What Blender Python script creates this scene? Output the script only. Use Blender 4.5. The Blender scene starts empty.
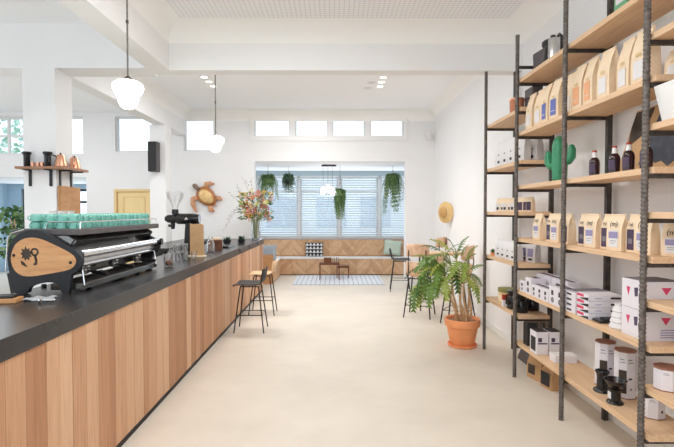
import bpy, bmesh, math, random
from math import sin, cos, pi, radians as R
from mathutils import Vector, Matrix

SC = bpy.context.scene
COL = SC.collection

# ------------------------------------------------------------------ camera
cam_d = bpy.data.cameras.new('camera')
cam_d.sensor_width = 36.0
cam_d.lens = 36.0 * 480.0 / 674.0
cam_d.clip_start = 0.05
cam_d.clip_end = 200
cam = bpy.data.objects.new('camera', cam_d)
cam.location = (0, 0, 1.6)
cam.rotation_euler = (R(90 - 1.46), 0, R(-0.30))
COL.objects.link(cam)
SC.camera = cam

# ------------------------------------------------------------------ world and daylight
W = bpy.data.worlds.new('World')
SC.world = W
W.use_nodes = True
wn = W.node_tree
bg = wn.nodes['Background']
bg.inputs['Color'].default_value = (0.80, 0.91, 1.0, 1)
bg.inputs['Strength'].default_value = 2.5

def area(name, loc, rot, sx, sy, power, color):
    d = bpy.data.lights.new(name, 'AREA')
    d.shape = 'RECTANGLE'; d.size = sx; d.size_y = sy
    d.energy = power; d.color = color
    o = bpy.data.objects.new(name, d)
    o.location = loc; o.rotation_euler = rot
    COL.objects.link(o)
    return o
# daylight through the shop front behind the camera, the side windows and the bay
area('shopfront_daylight', (-2.2, -3.7, 1.9), (R(105), 0, 0), 9.0, 2.6, 84, (0.97, 0.98, 1.0))
area('side_daylight', (-8.7, 4.0, 2.0), (R(105), 0, R(-90)), 10.0, 2.6, 92, (0.93, 0.96, 1.0))
area('bay_daylight', (0, 12.5, 1.75), (R(100), 0, R(180)), 3.9, 1.5, 50, (0.84, 0.92, 1.0))
area('passage_daylight', (-7.2, 12.85, 1.3), (R(90), 0, R(180)), 2.4, 1.8, 45, (0.9, 0.96, 1.0))
# overhead fill lamps without fixtures, added to brighten the front and back rooms
for x_, y_, p_ in [(-4.6, -1.0, 24), (-0.6, -1.0, 30), (0.2, 0.2, 24), (-4.6, 1.6, 22), (-0.6, 1.4, 34), (-0.4, 2.6, 34), (-0.5, 3.8, 26), (-5.5, 7.6, 56), (-1.7, 7.4, 44), (-0.4, 7.2, 38), (-0.5, 8.8, 32)]:
    area('ceiling_fill', (x_, y_, 3.64), (0, 0, 0), 0.35, 0.35, p_, (1.0, 0.99, 0.975))

SC.view_settings.view_transform = 'Standard'
SC.view_settings.look = 'None'
SC.view_settings.gamma = 1.0
SC.view_settings.use_curve_mapping = False
SC.view_settings.exposure = -0.5
SC.cycles.max_bounces = 14
SC.cycles.diffuse_bounces = 8
SC.cycles.glossy_bounces = 4
SC.cycles.transmission_bounces = 8
SC.cycles.transparent_max_bounces = 12
SC.cycles.caustics_reflective = False
SC.cycles.caustics_refractive = False
SC.cycles.sample_clamp_indirect = 4.0

# ------------------------------------------------------------------ materials
def srgb(r, g, b):
    def f(c):
        c /= 255.0
        return c / 12.92 if c <= 0.04045 else ((c + 0.055) / 1.055) ** 2.4
    return (f(r), f(g), f(b), 1)

def newmat(name):
    m = bpy.data.materials.new(name); m.use_nodes = True
    nt = m.node_tree
    return m, nt, nt.nodes['Principled BSDF']

def mat(name, col, rough=0.5, metal=0.0, var=0.06, scale=8.0, bump=0.0, bscale=60.0, spec=0.5, emit=None, estr=0.0, stretch=None):
    """plain surface whose colour wanders a little with a noise"""
    m, nt, p = newmat(name)
    tc = nt.nodes.new('ShaderNodeTexCoord')
    mp = nt.nodes.new('ShaderNodeMapping')
    if stretch: mp.inputs['Scale'].default_value = stretch
    nt.links.new(tc.outputs['Object'], mp.inputs['Vector'])
    nz = nt.nodes.new('ShaderNodeTexNoise'); nz.inputs['Scale'].default_value = scale; nz.inputs['Detail'].default_value = 4
    nt.links.new(mp.outputs['Vector'], nz.inputs['Vector'])
    rp = nt.nodes.new('ShaderNodeValToRGB')
    rp.color_ramp.elements[0].position = 0.3; rp.color_ramp.elements[1].position = 0.7
    a = [max(0, c * (1 - var)) for c in col[:3]] + [1]
    b = [min(1, c * (1 + var)) for c in col[:3]] + [1]
    rp.color_ramp.elements[0].color = a; rp.color_ramp.elements[1].color = b
    nt.links.new(nz.outputs['Fac'], rp.inputs['Fac'])
    nt.links.new(rp.outputs['Color'], p.inputs['Base Color'])
    p.inputs['Roughness'].default_value = rough
    p.inputs['Metallic'].default_value = metal
    p.inputs['Specular IOR Level'].default_value = spec
    if bump:
        n2 = nt.nodes.new('ShaderNodeTexNoise'); n2.inputs['Scale'].default_value = bscale
        nt.links.new(mp.outputs['Vector'], n2.inputs['Vector'])
        bp = nt.nodes.new('ShaderNodeBump'); bp.inputs['Strength'].default_value = bump; bp.inputs['Distance'].default_value = 0.01
        nt.links.new(n2.outputs['Fac'], bp.inputs['Height'])
        nt.links.new(bp.outputs['Normal'], p.inputs['Normal'])
    if emit:
        p.inputs['Emission Color'].default_value = emit
        p.inputs['Emission Strength'].default_value = estr
    return m

def wood(name, cols, rough=0.5, stretch=(2, 40, 40), island=True, grain=0.35, spec=0.3):
    """board wood: each board (mesh island) takes its own tone, with grain along the stretched axis"""
    m, nt, p = newmat(name)
    tc = nt.nodes.new('ShaderNodeTexCoord')
    mp = nt.nodes.new('ShaderNodeMapping'); mp.inputs['Scale'].default_value = stretch
    geo = nt.nodes.new('ShaderNodeNewGeometry')
    nt.links.new(tc.outputs['Object'], mp.inputs['Vector'])
    add = nt.nodes.new('ShaderNodeVectorMath'); add.operation = 'ADD'
    nt.links.new(mp.outputs['Vector'], add.inputs[0])
    mul = nt.nodes.new('ShaderNodeMath'); mul.operation = 'MULTIPLY'; mul.inputs[1].default_value = 37.0
    nt.links.new(geo.outputs['Random Per Island'], mul.inputs[0])
    nt.links.new(mul.outputs[0], add.inputs[1])
    nz = nt.nodes.new('ShaderNodeTexNoise'); nz.inputs['Scale'].default_value = 1.0; nz.inputs['Detail'].default_value = 5; nz.inputs['Distortion'].default_value = 0.6
    nt.links.new(add.outputs[0], nz.inputs['Vector'])
    tone = nt.nodes.new('ShaderNodeValToRGB')
    el = tone.color_ramp.elements
    el[0].position = 0.0; el[0].color = cols[0]
    el[1].position = 1.0; el[1].color = cols[-1]
    for i, c in enumerate(cols[1:-1]):
        e = el.new((i + 1) / (len(cols) - 1)); e.color = c
    mix0 = nt.nodes.new('ShaderNodeMath'); mix0.operation = 'MULTIPLY_ADD'
    mix0.inputs[1].default_value = grain; 
    nt.links.new(nz.outputs['Fac'], mix0.inputs[0])
    if island:
        sc_ = nt.nodes.new('ShaderNodeMath'); sc_.operation = 'MULTIPLY'; sc_.inputs[1].default_value = 1.0 - grain
        nt.links.new(geo.outputs['Random Per Island'], sc_.inputs[0])
        nt.links.new(sc_.outputs[0], mix0.inputs[2])
    else:
        mix0.inputs[1].default_value = 1.0; mix0.inputs[2].default_value = 0.0
    nt.links.new(mix0.outputs[0], tone.inputs['Fac'])
    # dark fibres
    fb = nt.nodes.new('ShaderNodeTexNoise'); fb.inputs['Scale'].default_value = 2.5; fb.inputs['Detail'].default_value = 3
    nt.links.new(add.outputs[0], fb.inputs['Vector'])
    fr = nt.nodes.new('ShaderNodeValToRGB')
    fr.color_ramp.elements[0].position = 0.28; fr.color_ramp.elements[0].color = (0.72, 0.66, 0.6, 1)
    fr.color_ramp.elements[1].position = 0.5; fr.color_ramp.elements[1].color = (1, 1, 1, 1)
    nt.links.new(fb.outputs['Fac'], fr.inputs['Fac'])
    mx = nt.nodes.new('ShaderNodeMix'); mx.data_type = 'RGBA'; mx.blend_type = 'MULTIPLY'; mx.inputs[0].default_value = 0.6
    nt.links.new(tone.outputs['Color'], mx.inputs[6]); nt.links.new(fr.outputs['Color'], mx.inputs[7])
    nt.links.new(mx.outputs[2], p.inputs['Base Color'])
    p.inputs['Roughness'].default_value = rough
    p.inputs['Specular IOR Level'].default_value = spec
    return m

def glass(name, tint=(1, 1, 1, 1), clear=0.75, rough=0.03):
    """thin clear glass: mostly see-through with a glossy skin"""
    m, nt, p = newmat(name)
    out = nt.nodes['Material Output']
    tr = nt.nodes.new('ShaderNodeBsdfTransparent'); tr.inputs['Color'].default_value = tint
    gl = nt.nodes.new('ShaderNodeBsdfGlossy'); gl.inputs['Roughness'].default_value = rough
    fz = nt.nodes.new('ShaderNodeLayerWeight'); fz.inputs['Blend'].default_value = 0.35
    mm = nt.nodes.new('ShaderNodeMath'); mm.operation = 'MULTIPLY_ADD'; mm.inputs[1].default_value = 0.6; mm.inputs[2].default_value = (1 - clear) * 0.3
    mm.use_clamp = True
    nt.links.new(fz.outputs['Fresnel'], mm.inputs[0])
    ms = nt.nodes.new('ShaderNodeMixShader')
    nt.links.new(mm.outputs[0], ms.inputs['Fac'])
    nt.links.new(tr.outputs[0], ms.inputs[1]); nt.links.new(gl.outputs[0], ms.inputs[2])
    nt.links.new(ms.outputs[0], out.inputs['Surface'])
    return m

def leafmat(name, c1, c2, c3, rough=0.45):
    m, nt, p = newmat(name)
    geo = nt.nodes.new('ShaderNodeNewGeometry')
    rp = nt.nodes.new('ShaderNodeValToRGB')
    el = rp.color_ramp.elements
    el[0].color = c1; el[1].color = c3
    e = el.new(0.5); e.color = c2
    nt.links.new(geo.outputs['Random Per Island'], rp.inputs['Fac'])
    nt.links.new(rp.outputs['Color'], p.inputs['Base Color'])
    p.inputs['Roughness'].default_value = rough
    p.inputs['Specular IOR Level'].default_value = 0.3
    return m

def tilemat(name, col, line, sx, sy, lw=0.02, rough=0.4):
    m, nt, p = newmat(name)
    tc = nt.nodes.new('ShaderNodeTexCoord')
    br = nt.nodes.new('ShaderNodeTexBrick')
    br.offset = 0.0
    br.inputs['Color1'].default_value = col; br.inputs['Color2'].default_value = col; br.inputs['Mortar'].default_value = line
    br.inputs['Scale'].default_value = 1.0
    br.inputs['Mortar Size'].default_value = lw
    br.inputs['Brick Width'].default_value = sx; br.inputs['Row Height'].default_value = sy
    nt.links.new(tc.outputs['Object'], br.inputs['Vector'])
    nt.links.new(br.outputs['Color'], p.inputs['Base Color'])
    p.inputs['Roughness'].default_value = rough
    return m

M = {}
M['wall'] = mat('white plaster', (0.86, 0.863, 0.872, 1), 0.85, var=0.012, scale=2, spec=0.2)
M['ceil'] = mat('white ceiling paint', (0.93, 0.948, 0.975, 1), 0.9, var=0.012, scale=2, spec=0.1)
M['cove'] = mat('cream plaster cove', (0.955, 0.955, 0.945, 1), 0.9, var=0.01, scale=2, spec=0.1)
M['perf'] = tilemat('perforated ceiling board', (0.93, 0.948, 0.975, 1), (0.78, 0.795, 0.82, 1), 0.05, 0.05, 0.006, 0.9)
M['trimw'] = mat('white gloss paint', (0.82, 0.815, 0.80, 1), 0.45, var=0.01, scale=3)
M['slab'] = mat('charcoal worktop', (0.030, 0.029, 0.031, 1), 0.27, var=0.15, scale=14, bump=0.04, bscale=30, spec=0.45)
M['planks'] = wood('reclaimed oak planks', [srgb(166, 118, 86), srgb(192, 144, 110), srgb(212, 168, 134), srgb(228, 194, 162)], 0.55, (34, 34, 1.3), grain=0.32)
M['pine'] = wood('pale pine', [srgb(205, 165, 126), srgb(222, 187, 150), srgb(232, 204, 172)], 0.55, (30, 1.6, 30), grain=0.6)
M['chev'] = wood('oak chevron boards', [srgb(192, 150, 114), srgb(214, 174, 136), srgb(228, 192, 156)], 0.55, (6, 6, 6), grain=0.3)
M['oak'] = wood('oak', [srgb(176, 126, 82), srgb(200, 150, 104), srgb(214, 168, 122)], 0.5, (3, 3, 26), island=False)
M['oakx'] = wood('oak across', [srgb(190, 134, 88), srgb(212, 160, 112), srgb(222, 176, 128)], 0.45, (3, 24, 24), island=False)
M['walnut'] = wood('walnut', [srgb(84, 50, 34), srgb(120, 74, 50), srgb(140, 92, 64)], 0.45, (20, 3, 20), island=False)
M['steel'] = mat('dark raw steel', (0.075, 0.066, 0.060, 1), 0.5, 0.6, var=0.35, scale=30)
M['rebar'] = mat('weathered steel bar', (0.15, 0.132, 0.12, 1), 0.55, 0.5, var=0.4, scale=40)
M['black'] = mat('black metal', (0.012, 0.012, 0.013, 1), 0.4, var=0.2)
M['blackm'] = mat('matt black', (0.016, 0.016, 0.017, 1), 0.6, var=0.2)
M['blackp'] = mat('black gloss plastic', (0.010, 0.010, 0.011, 1), 0.22, var=0.1)
M['chrome'] = mat('polished steel', (0.72, 0.72, 0.73, 1), 0.14, 1.0, var=0.03)
M['brushed'] = mat('brushed steel', (0.60, 0.60, 0.61, 1), 0.3, 1.0, var=0.06, scale=3, stretch=(60, 1, 60))
M['dmirror'] = mat('smoked steel', (0.16, 0.155, 0.15, 1), 0.2, 0.9, var=0.1)
M['copper'] = mat('copper', (0.78, 0.40, 0.26, 1), 0.28, 0.85, var=0.1)
M['teal'] = mat('turquoise glaze', srgb(118, 184, 172), 0.25, var=0.05)
M['white'] = mat('white paint', (0.80, 0.80, 0.80, 1), 0.5, var=0.02)
M['card'] = mat('white carton', (0.76, 0.74, 0.79, 1), 0.6, var=0.03)
M['porc'] = mat('white porcelain', (0.82, 0.82, 0.81, 1), 0.2, var=0.01)
M['kraft'] = mat('kraft paper', srgb(238, 216, 186), 0.75, var=0.07, scale=10, bump=0.25, bscale=25)
M['kraftd'] = mat('brown kraft paper', srgb(196, 158, 116), 0.75, var=0.08, scale=10, bump=0.2, bscale=25)
M['wbag'] = mat('white coated paper', (0.74, 0.73, 0.74, 1), 0.5, var=0.04, scale=10, bump=0.25, bscale=22)
M['purple'] = mat('lavender print', srgb(150, 144, 182), 0.6, var=0.05)
M['bluep'] = mat('blue print', srgb(92, 106, 178), 0.6, var=0.05)
M['orange'] = mat('orange print', srgb(234, 172, 128), 0.6, var=0.05)
M['pink'] = mat('pink print', srgb(214, 62, 104), 0.6, var=0.05)
M['plum'] = mat('plum print', srgb(74, 58, 84), 0.6, var=0.08)
M['ink'] = mat('black ink', (0.020, 0.019, 0.022, 1), 0.6, var=0.1)
M['greyink'] = mat('grey ink', srgb(120, 118, 128), 0.6, var=0.1)
M['terra'] = mat('terracotta', srgb(240, 160, 108), 0.75, var=0.1, scale=6, bump=0.1)
M['terral'] = mat('pale terracotta', srgb(200, 132, 100), 0.75, var=0.1, scale=6)
M['soil'] = mat('bark chips', srgb(150, 112, 84), 0.9, var=0.4, scale=60, bump=0.8, bscale=70)
M['leaf'] = leafmat('philodendron leaf', srgb(66, 100, 50), srgb(114, 148, 70), srgb(194, 200, 96))
M['mint'] = leafmat('overexposed garden leaf', srgb(150, 190, 160), srgb(184, 214, 196), srgb(214, 232, 222))  # green leaf tones paled so the colour carries the overexposed daylight
M['fern'] = leafmat('fern leaf', srgb(42, 78, 48), srgb(76, 112, 64), srgb(124, 150, 92))
M['ivy'] = leafmat('trailing leaf', srgb(28, 58, 42), srgb(52, 88, 62), srgb(96, 128, 100))
M['stem'] = mat('brown stem', srgb(206, 170, 130), 0.8, var=0.25, scale=30)
M['gstem'] = mat('green stem', srgb(132, 150, 84), 0.6, var=0.15, scale=30)
M['twig'] = mat('thin twig', srgb(120, 96, 72), 0.8, var=0.2)
M['cactus'] = mat('green ceramic', srgb(52, 138, 98), 0.3, var=0.12, scale=20, bump=0.25, bscale=60)
M['cola'] = mat('dark cola glass', (0.035, 0.010, 0.012, 1), 0.12, var=0.2)
M['red'] = mat('red cap', srgb(176, 52, 40), 0.4, var=0.05)
M['yellow'] = mat('pale yellow door paint', srgb(240, 214, 158), 0.5, var=0.02)
M['ygrey'] = mat('pale yellow trim paint', srgb(232, 204, 150), 0.5, var=0.02)
M['blind'] = mat('blind slat', srgb(238, 242, 244), 0.5, var=0.02)
M['shelfd'] = wood('brown stained board', [srgb(140, 100, 78), srgb(164, 124, 100), srgb(186, 146, 120)], 0.5, (3, 24, 24), island=False)
M['head'] = mat('grey blue headrail', srgb(172, 190, 198), 0.6, var=0.02)
M['machine'] = mat('blue black side plate', (0.010, 0.011, 0.015, 1), 0.5, var=0.2)
M['bluewall'] = mat('blue wall paint', srgb(178, 204, 222), 0.8, var=0.02)
M['rattan'] = tilemat('woven rattan', srgb(240, 208, 180), srgb(216, 176, 144), 0.02, 0.014, 0.004, 0.7)
M['wicker'] = tilemat('black woven cord', (0.018, 0.017, 0.017, 1), (0.045, 0.04, 0.038, 1), 0.02, 0.02, 0.004, 0.7)
M['straw'] = mat('straw', srgb(214, 182, 124), 0.8, var=0.2, scale=40, stretch=(1, 1, 6))
M['strawd'] = mat('straw crown', srgb(190, 150, 92), 0.8, var=0.2, scale=40)
M['sage'] = mat('sage linen', srgb(188, 200, 186), 0.9, var=0.05, scale=30)
M['greycush'] = mat('grey blue linen', srgb(160, 170, 180), 0.9, var=0.06, scale=30)
M['rug'] = tilemat('white woven rug', srgb(226, 230, 236), srgb(160, 168, 182), 0.105, 0.13, 0.008, 0.9)
M['tortoise'] = mat('turtle skin', srgb(204, 150, 112), 0.5, var=0.18, scale=25)
M['shellm'] = mat('turtle shell', srgb(232, 196, 134), 0.35, var=0.12, scale=14)
M['shelld'] = mat('turtle shell rim', srgb(172, 112, 62), 0.35, var=0.2, scale=20)
M['headm'] = mat('turtle head', srgb(132, 110, 92), 0.5, var=0.25, scale=40)
M['glass'] = glass('clear glass')
M['pane'] = glass('window pane', (0.97, 0.99, 1, 1), 0.95)
M['opal'] = mat('opal glass', (0.9, 0.9, 0.88, 1), 0.3, var=0.0, emit=(1.0, 0.96, 0.9, 1), estr=10.0)
M['bulb'] = mat('lit lens', (0.9, 0.9, 0.88, 1), 0.3, var=0.0, emit=(1.0, 0.95, 0.86, 1), estr=4.0)
M['slate'] = mat('dark slate print', srgb(70, 74, 84), 0.8, var=0.3, scale=14)
M['brownprint'] = mat('dark brown print', srgb(66, 56, 48), 0.8, var=0.35, scale=16)
M['greybox'] = mat('dark grey board', srgb(92, 88, 90), 0.7, var=0.12, scale=10)
M['jar'] = mat('tan jar', srgb(218, 190, 140), 0.4, var=0.06, scale=12)
M['olive'] = mat('olive lid', srgb(130, 132, 70), 0.5, var=0.1)
M['greenbox'] = mat('green carton', srgb(110, 170, 130), 0.6, var=0.05)
M['nut'] = mat('brown biscuit', srgb(150, 104, 74), 0.8, var=0.3, scale=30)
M['cloth'] = mat('grey cloth', srgb(170, 176, 182), 0.9, var=0.1)
M['facade'] = mat('pale street facade', srgb(240, 244, 246), 0.9, var=0.05)
M['facadew'] = mat('blue street glazing', srgb(206, 218, 228), 0.3, var=0.1)
M['asphalt'] = mat('pale pavement', srgb(176, 184, 192), 0.9, var=0.08)
M['tinlid'] = mat('red brown tin lid', srgb(146, 100, 84), 0.5, var=0.1)
for i, c in enumerate([(226, 178, 60), (214, 128, 84), (226, 160, 150), (178, 92, 84), (216, 206, 120)]):
    M['fl%d' % i] = mat('flower %s' % ['yellow', 'apricot', 'pink', 'rust', 'lime'][i], srgb(*c), 0.8, var=0.12, scale=40)

# floor: cream polished screed with soft mottling
def floormat():
    m, nt, p = newmat('cream polished screed')
    tc = nt.nodes.new('ShaderNodeTexCoord')
    n1 = nt.nodes.new('ShaderNodeTexNoise'); n1.inputs['Scale'].default_value = 1.3; n1.inputs['Detail'].default_value = 8; n1.inputs['Roughness'].default_value = 0.65
    nt.links.new(tc.outputs['Object'], n1.inputs['Vector'])
    rp = nt.nodes.new('ShaderNodeValToRGB')
    rp.color_ramp.elements[0].position = 0.3; rp.color_ramp.elements[0].color = srgb(209, 200, 187)
    rp.color_ramp.elements[1].position = 0.7; rp.color_ramp.elements[1].color = srgb(223, 214, 201)
    nt.links.new(n1.outputs['Fac'], rp.inputs['Fac'])
    nt.links.new(rp.outputs['Color'], p.inputs['Base Color'])
    p.inputs['Roughness'].default_value = 0.5
    p.inputs['Specular IOR Level'].default_value = 0.25
    return m
M['floor'] = floormat()

# ------------------------------------------------------------------ mesh helpers
class MB:
    def __init__(s): s.bm = bmesh.new()
    def add(s, verts, faces, T=None):
        vs = [s.bm.verts.new((T @ Vector(v)) if T else v) for v in verts]
        for f in faces:
            try: s.bm.faces.new([vs[i] for i in f])
            except ValueError: pass
        return s
    def box(s, x0, y0, z0, x1, y1, z1, T=None):
        v = [(x0, y0, z0), (x1, y0, z0), (x1, y1, z0), (x0, y1, z0), (x0, y0, z1), (x1, y0, z1), (x1, y1, z1), (x0, y1, z1)]
        return s.add(v, [(0, 3, 2, 1), (4, 5, 6, 7), (0, 1, 5, 4), (1, 2, 6, 5), (2, 3, 7, 6), (3, 0, 4, 7)], T)
    def lathe(s, prof, n=20, T=None, cap=True):
        """profile of (radius, z)"""
        v = []; f = []
        for r, z in prof:
            for k in range(n):
                a = 2 * pi * k / n; v.append((r * cos(a), r * sin(a), z))
        for i in range(len(prof) - 1):
            for k in range(n):
                f.append((i * n + k, i * n + (k + 1) % n, (i + 1) * n + (k + 1) % n, (i + 1) * n + k))
        if cap:
            if prof[0][0] > 1e-5: f.append(tuple(range(n - 1, -1, -1)))
            if prof[-1][0] > 1e-5: f.append(tuple((len(prof) - 1) * n + k for k in range(n)))
        return s.add(v, f, T)
    def tube(s, pts, r, n=8, T=None, closed=False):
        pts = [Vector(p) for p in pts]
        rs = r if isinstance(r, (list, tuple)) else [r] * len(pts)
        v = []; f = []
        up = Vector((0, 0, 1)); prev = None
        for i, p in enumerate(pts):
            if closed: d = pts[(i + 1) % len(pts)] - pts[i - 1]
            else: d = pts[min(i + 1, len(pts) - 1)] - pts[max(i - 1, 0)]
            d.normalize()
            if prev is None:
                u = d.cross(up) if abs(d.z) < 0.95 else d.cross(Vector((1, 0, 0)))
            else:
                u = prev - d * prev.dot(d)
                if u.length < 1e-6: u = d.cross(up)
            u.normalize(); prev = u
            w = d.cross(u)
            for k in range(n):
                a = 2 * pi * k / n
                v.append(p + (u * cos(a) + w * sin(a)) * rs[i])
        m = len(pts)
        for i in range(m if closed else m - 1):
            j = (i + 1) % m
            for k in range(n):
                f.append((i * n + k, i * n + (k + 1) % n, j * n + (k + 1) % n, j * n + k))
        if not closed:
            f.append(tuple(range(n - 1, -1, -1))); f.append(tuple((m - 1) * n + k for k in range(n)))
        return s.add(v, f, T)
    def prism(s, poly, y0, y1, T=None):
        """outline in x,z swept along y"""
        n = len(poly)
        v = [(x, y0, z) for x, z in poly] + [(x, y1, z) for x, z in poly]
        f = [tuple(range(n)), tuple(range(2 * n - 1, n - 1, -1))]
        for i in range(n): f.append((i, n + i, n + (i + 1) % n, (i + 1) % n))
        return s.add(v, f, T)
    def ball(s, c, rx, ry=None, rz=None, n=12, T=None):
        ry = rx if ry is None else ry; rz = rx if rz is None else rz
        h = n // 2; v = [(c[0], c[1], c[2] - rz)]; f = []
        for i in range(1, h):
            t = -pi / 2 + pi * i / h
            for k in range(n):
                a = 2 * pi * k / n
                v.append((c[0] + rx * cos(t) * cos(a), c[1] + ry * cos(t) * sin(a), c[2] + rz * sin(t)))
        v.append((c[0], c[1], c[2] + rz)); top = len(v) - 1
        for k in range(n):
            f.append((0, 1 + (k + 1) % n, 1 + k))
            f.append((top, 1 + (h - 2) * n + k, 1 + (h - 2) * n + (k + 1) % n))
            for i in range(h - 2):
                f.append((1 + i * n + k, 1 + i * n + (k + 1) % n, 1 + (i + 1) * n + (k + 1) % n, 1 + (i + 1) * n + k))
        return s.add(v, f, T)
    def grid(s, P, thick=0.0, T=None):
        """P[i][j] points -> sheet, optionally thickened downward along its normal"""
        a, b = len(P), len(P[0])
        P = [[Vector(p) for p in r] for r in P]
        if not thick:
            v = [p for r in P for p in r]
            return s.add(v, [(i * b + j, i * b + j + 1, (i + 1) * b + j + 1, (i + 1) * b + j) for i in range(a - 1) for j in range(b - 1)], T)
        N = []
        for i in range(a):
            for j in range(b):
                du = P[min(i + 1, a - 1)][j] - P[max(i - 1, 0)][j]
                dv = P[i][min(j + 1, b - 1)] - P[i][max(j - 1, 0)]
                n = du.cross(dv); n.normalize(); N.append(n)
        v = [p for r in P for p in r]; v += [p - n * thick for p, n in zip(v, N)]
        o = a * b; f = []
        for i in range(a - 1):
            for j in range(b - 1):
                q = (i * b + j, i * b + j + 1, (i + 1) * b + j + 1, (i + 1) * b + j)
                f.append(q); f.append(tuple(o + k for k in reversed(q)))
        for j in range(b - 1):
            f.append((j, o + j, o + j + 1, j + 1)); k = (a - 1) * b
            f.append((k + j + 1, o + k + j + 1, o + k + j, k + j))
        for i in range(a - 1):
            f.append(((i + 1) * b, o + (i + 1) * b, o + i * b, i * b)); e = b - 1
            f.append((i * b + e, o + i * b + e, o + (i + 1) * b + e, (i + 1) * b + e))
        return s.add(v, f, T)
    def build(s, name, m, parent=None, smooth=False, bevel=0.0, loc=None, rot=None, seg=2, label=None):
        if bevel:
            bmesh.ops.bevel(s.bm, geom=[e for e in s.bm.edges], offset=bevel, segments=seg, affect='EDGES', clamp_overlap=True, profile=0.6)
        bmesh.ops.recalc_face_normals(s.bm, faces=s.bm.faces)
        me = bpy.data.meshes.new(name); s.bm.to_mesh(me); s.bm.free()
        if smooth:
            for p in me.polygons: p.use_smooth = True
            if smooth != 'all':
                try: me.set_sharp_from_angle(angle=R(40))
                except Exception: pass
        me.materials.append(m)
        o = bpy.data.objects.new(name, me); COL.objects.link(o)
        if parent: o.parent = parent
        if loc: o.location = loc
        if rot: o.rotation_euler = rot
        if label: o['label'] = label
        return o

def tag(o, label, cat, group=None):
    o['label'] = label; o['category'] = cat
    if group: o['group'] = group
    return o
def thing(name, label, cat, loc=(0, 0, 0), rz=0.0, group=None):
    o = bpy.data.objects.new(name, None); COL.objects.link(o)
    o.empty_display_size = 0.1
    o.location = loc; o.rotation_euler = (0, 0, rz)
    return tag(o, label, cat, group)
def struct(name, mb, m, **k):
    o = mb.build(name, m, **k); o['kind'] = 'structure'; return o
KIDS = {}
def dup(root, loc, rz=None, label=None, group=None):
    kids = KIDS.get(root.name)
    if kids is None:
        kids = [(c, list(c.children)) for c in root.children]; KIDS[root.name] = kids
    r = root.copy(); COL.objects.link(r); r.location = loc
    if rz is not None: r.rotation_euler = (0, 0, rz)
    if label: r['label'] = label
    if group: r['group'] = group
    for ch, gs in kids:
        c = ch.copy(); COL.objects.link(c); c.parent = r
        for g in gs:
            d = g.copy(); COL.objects.link(d); d.parent = c
    return r
PROTO = {}
def place(key, maker, loc, rz, label, cat, group=None):
    """first call builds the thing, later calls copy it and its parts"""
    if key not in PROTO:
        o = maker(); PROTO[key] = o
        o.location = loc; o.rotation_euler = (0, 0, rz)
        tag(o, label, cat, group)
        KIDS[o.name] = [(c, list(c.children)) for c in o.children]
        return o
    o = dup(PROTO[key], loc, rz, label)
    if group: o['group'] = group
    elif 'group' in o: del o['group']
    return o
def empty(name):
    o = bpy.data.objects.new(name, None); COL.objects.link(o); o.empty_display_size = 0.1
    return o
def T_(x=0, y=0, z=0, rx=0, ry=0, rz=0, s=1.0):
    return Matrix.Translation((x, y, z)) @ Matrix.Rotation(rz, 4, 'Z') @ Matrix.Rotation(ry, 4, 'Y') @ Matrix.Rotation(rx, 4, 'X') @ Matrix.Scale(s, 4)
def text_mesh(txt, size, T, m, parent, name='lettering', ext=0.0006):
    cu = bpy.data.curves.new('lettering_curve', 'FONT'); cu.body = txt; cu.size = size; cu.extrude = ext
    cu.align_x = 'CENTER'; cu.align_y = 'CENTER'; cu.resolution_u = 3
    to = bpy.data.objects.new('lettering_curve', cu); COL.objects.link(to)
    dg = bpy.context.evaluated_depsgraph_get(); dg.update()
    me = bpy.data.meshes.new_from_object(to.evaluated_get(dg))
    bpy.data.objects.remove(to); bpy.data.curves.remove(cu)
    me.transform(T); me.materials.clear(); me.materials.append(m); me.name = name
    o = bpy.data.objects.new(name, me); COL.objects.link(o); o.parent = parent
    return o
ORD = ['first', 'second', 'third', 'fourth', 'fifth', 'sixth', 'seventh', 'eighth', 'ninth', 'tenth', 'eleventh', 'twelfth', 'thirteenth', 'fourteenth']
# ================================================================== THE SETTING
XR, XL, YB, YF, ZC = 2.13, -9.0, 10.2, -4.0, 3.69
struct('floor', MB().box(XL, YF, -0.1, XR + 0.2, 13.2, 0), M['floor'])

def holed(u0, u1, z0, z1, holes):
    """rectangles covering u0..u1 x z0..z1 minus the holes"""
    us = sorted(set([u0, u1] + [h[0] for h in holes] + [h[1] for h in holes]))
    out = []
    for a, b in zip(us, us[1:]):
        cuts = sorted([(h[2], h[3]) for h in holes if h[0] <= a + 1e-6 and h[1] >= b - 1e-6])
        z = z0
        for c0, c1 in cuts:
            if c0 > z + 1e-6: out.append((a, b, z, c0))
            z = max(z, c1)
        if z < z1 - 1e-6: out.append((a, b, z, z1))
    return out

# right wall and its skirting
struct('wall_right', MB().box(XR, YF, 0, XR + 0.2, 13.0, ZC), M['wall'])
struct('baseboard_right', MB().box(XR - 0.018, YF, 0, XR, YB, 0.085), M['trimw'], bevel=0.004)
# back wall with the clerestory openings, the bay, the door and the passage on the left
clere = [(-1.70, -0.956), (-0.83, -0.15), (-0.04, 0.64), (0.765, 1.466)]
CZ0, CZ1 = 3.194, 3.576
left_win = [(-3.19, -2.55, 2.875, 3.576), (-4.63, -3.86, 2.86, 3.60), (-6.0, -5.31, 2.79, 3.60), (-7.6, -6.50, 2.79, 3.60)]
bay = (-1.70, 1.51, 0.0, 2.66)
door = (-4.67, -3.85, 0.0, 2.07)
passage = (-8.6, -5.25, 0.0, 2.32)
holes = [(a, b, CZ0, CZ1) for a, b in clere] + left_win + [bay, door, passage]
wb = MB()
for a, b, c, d in holed(XL, XR, 0, ZC, holes): wb.box(a, YB, c, b, YB + 0.22, d)
struct('wall_back', wb, M['wall'])
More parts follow.
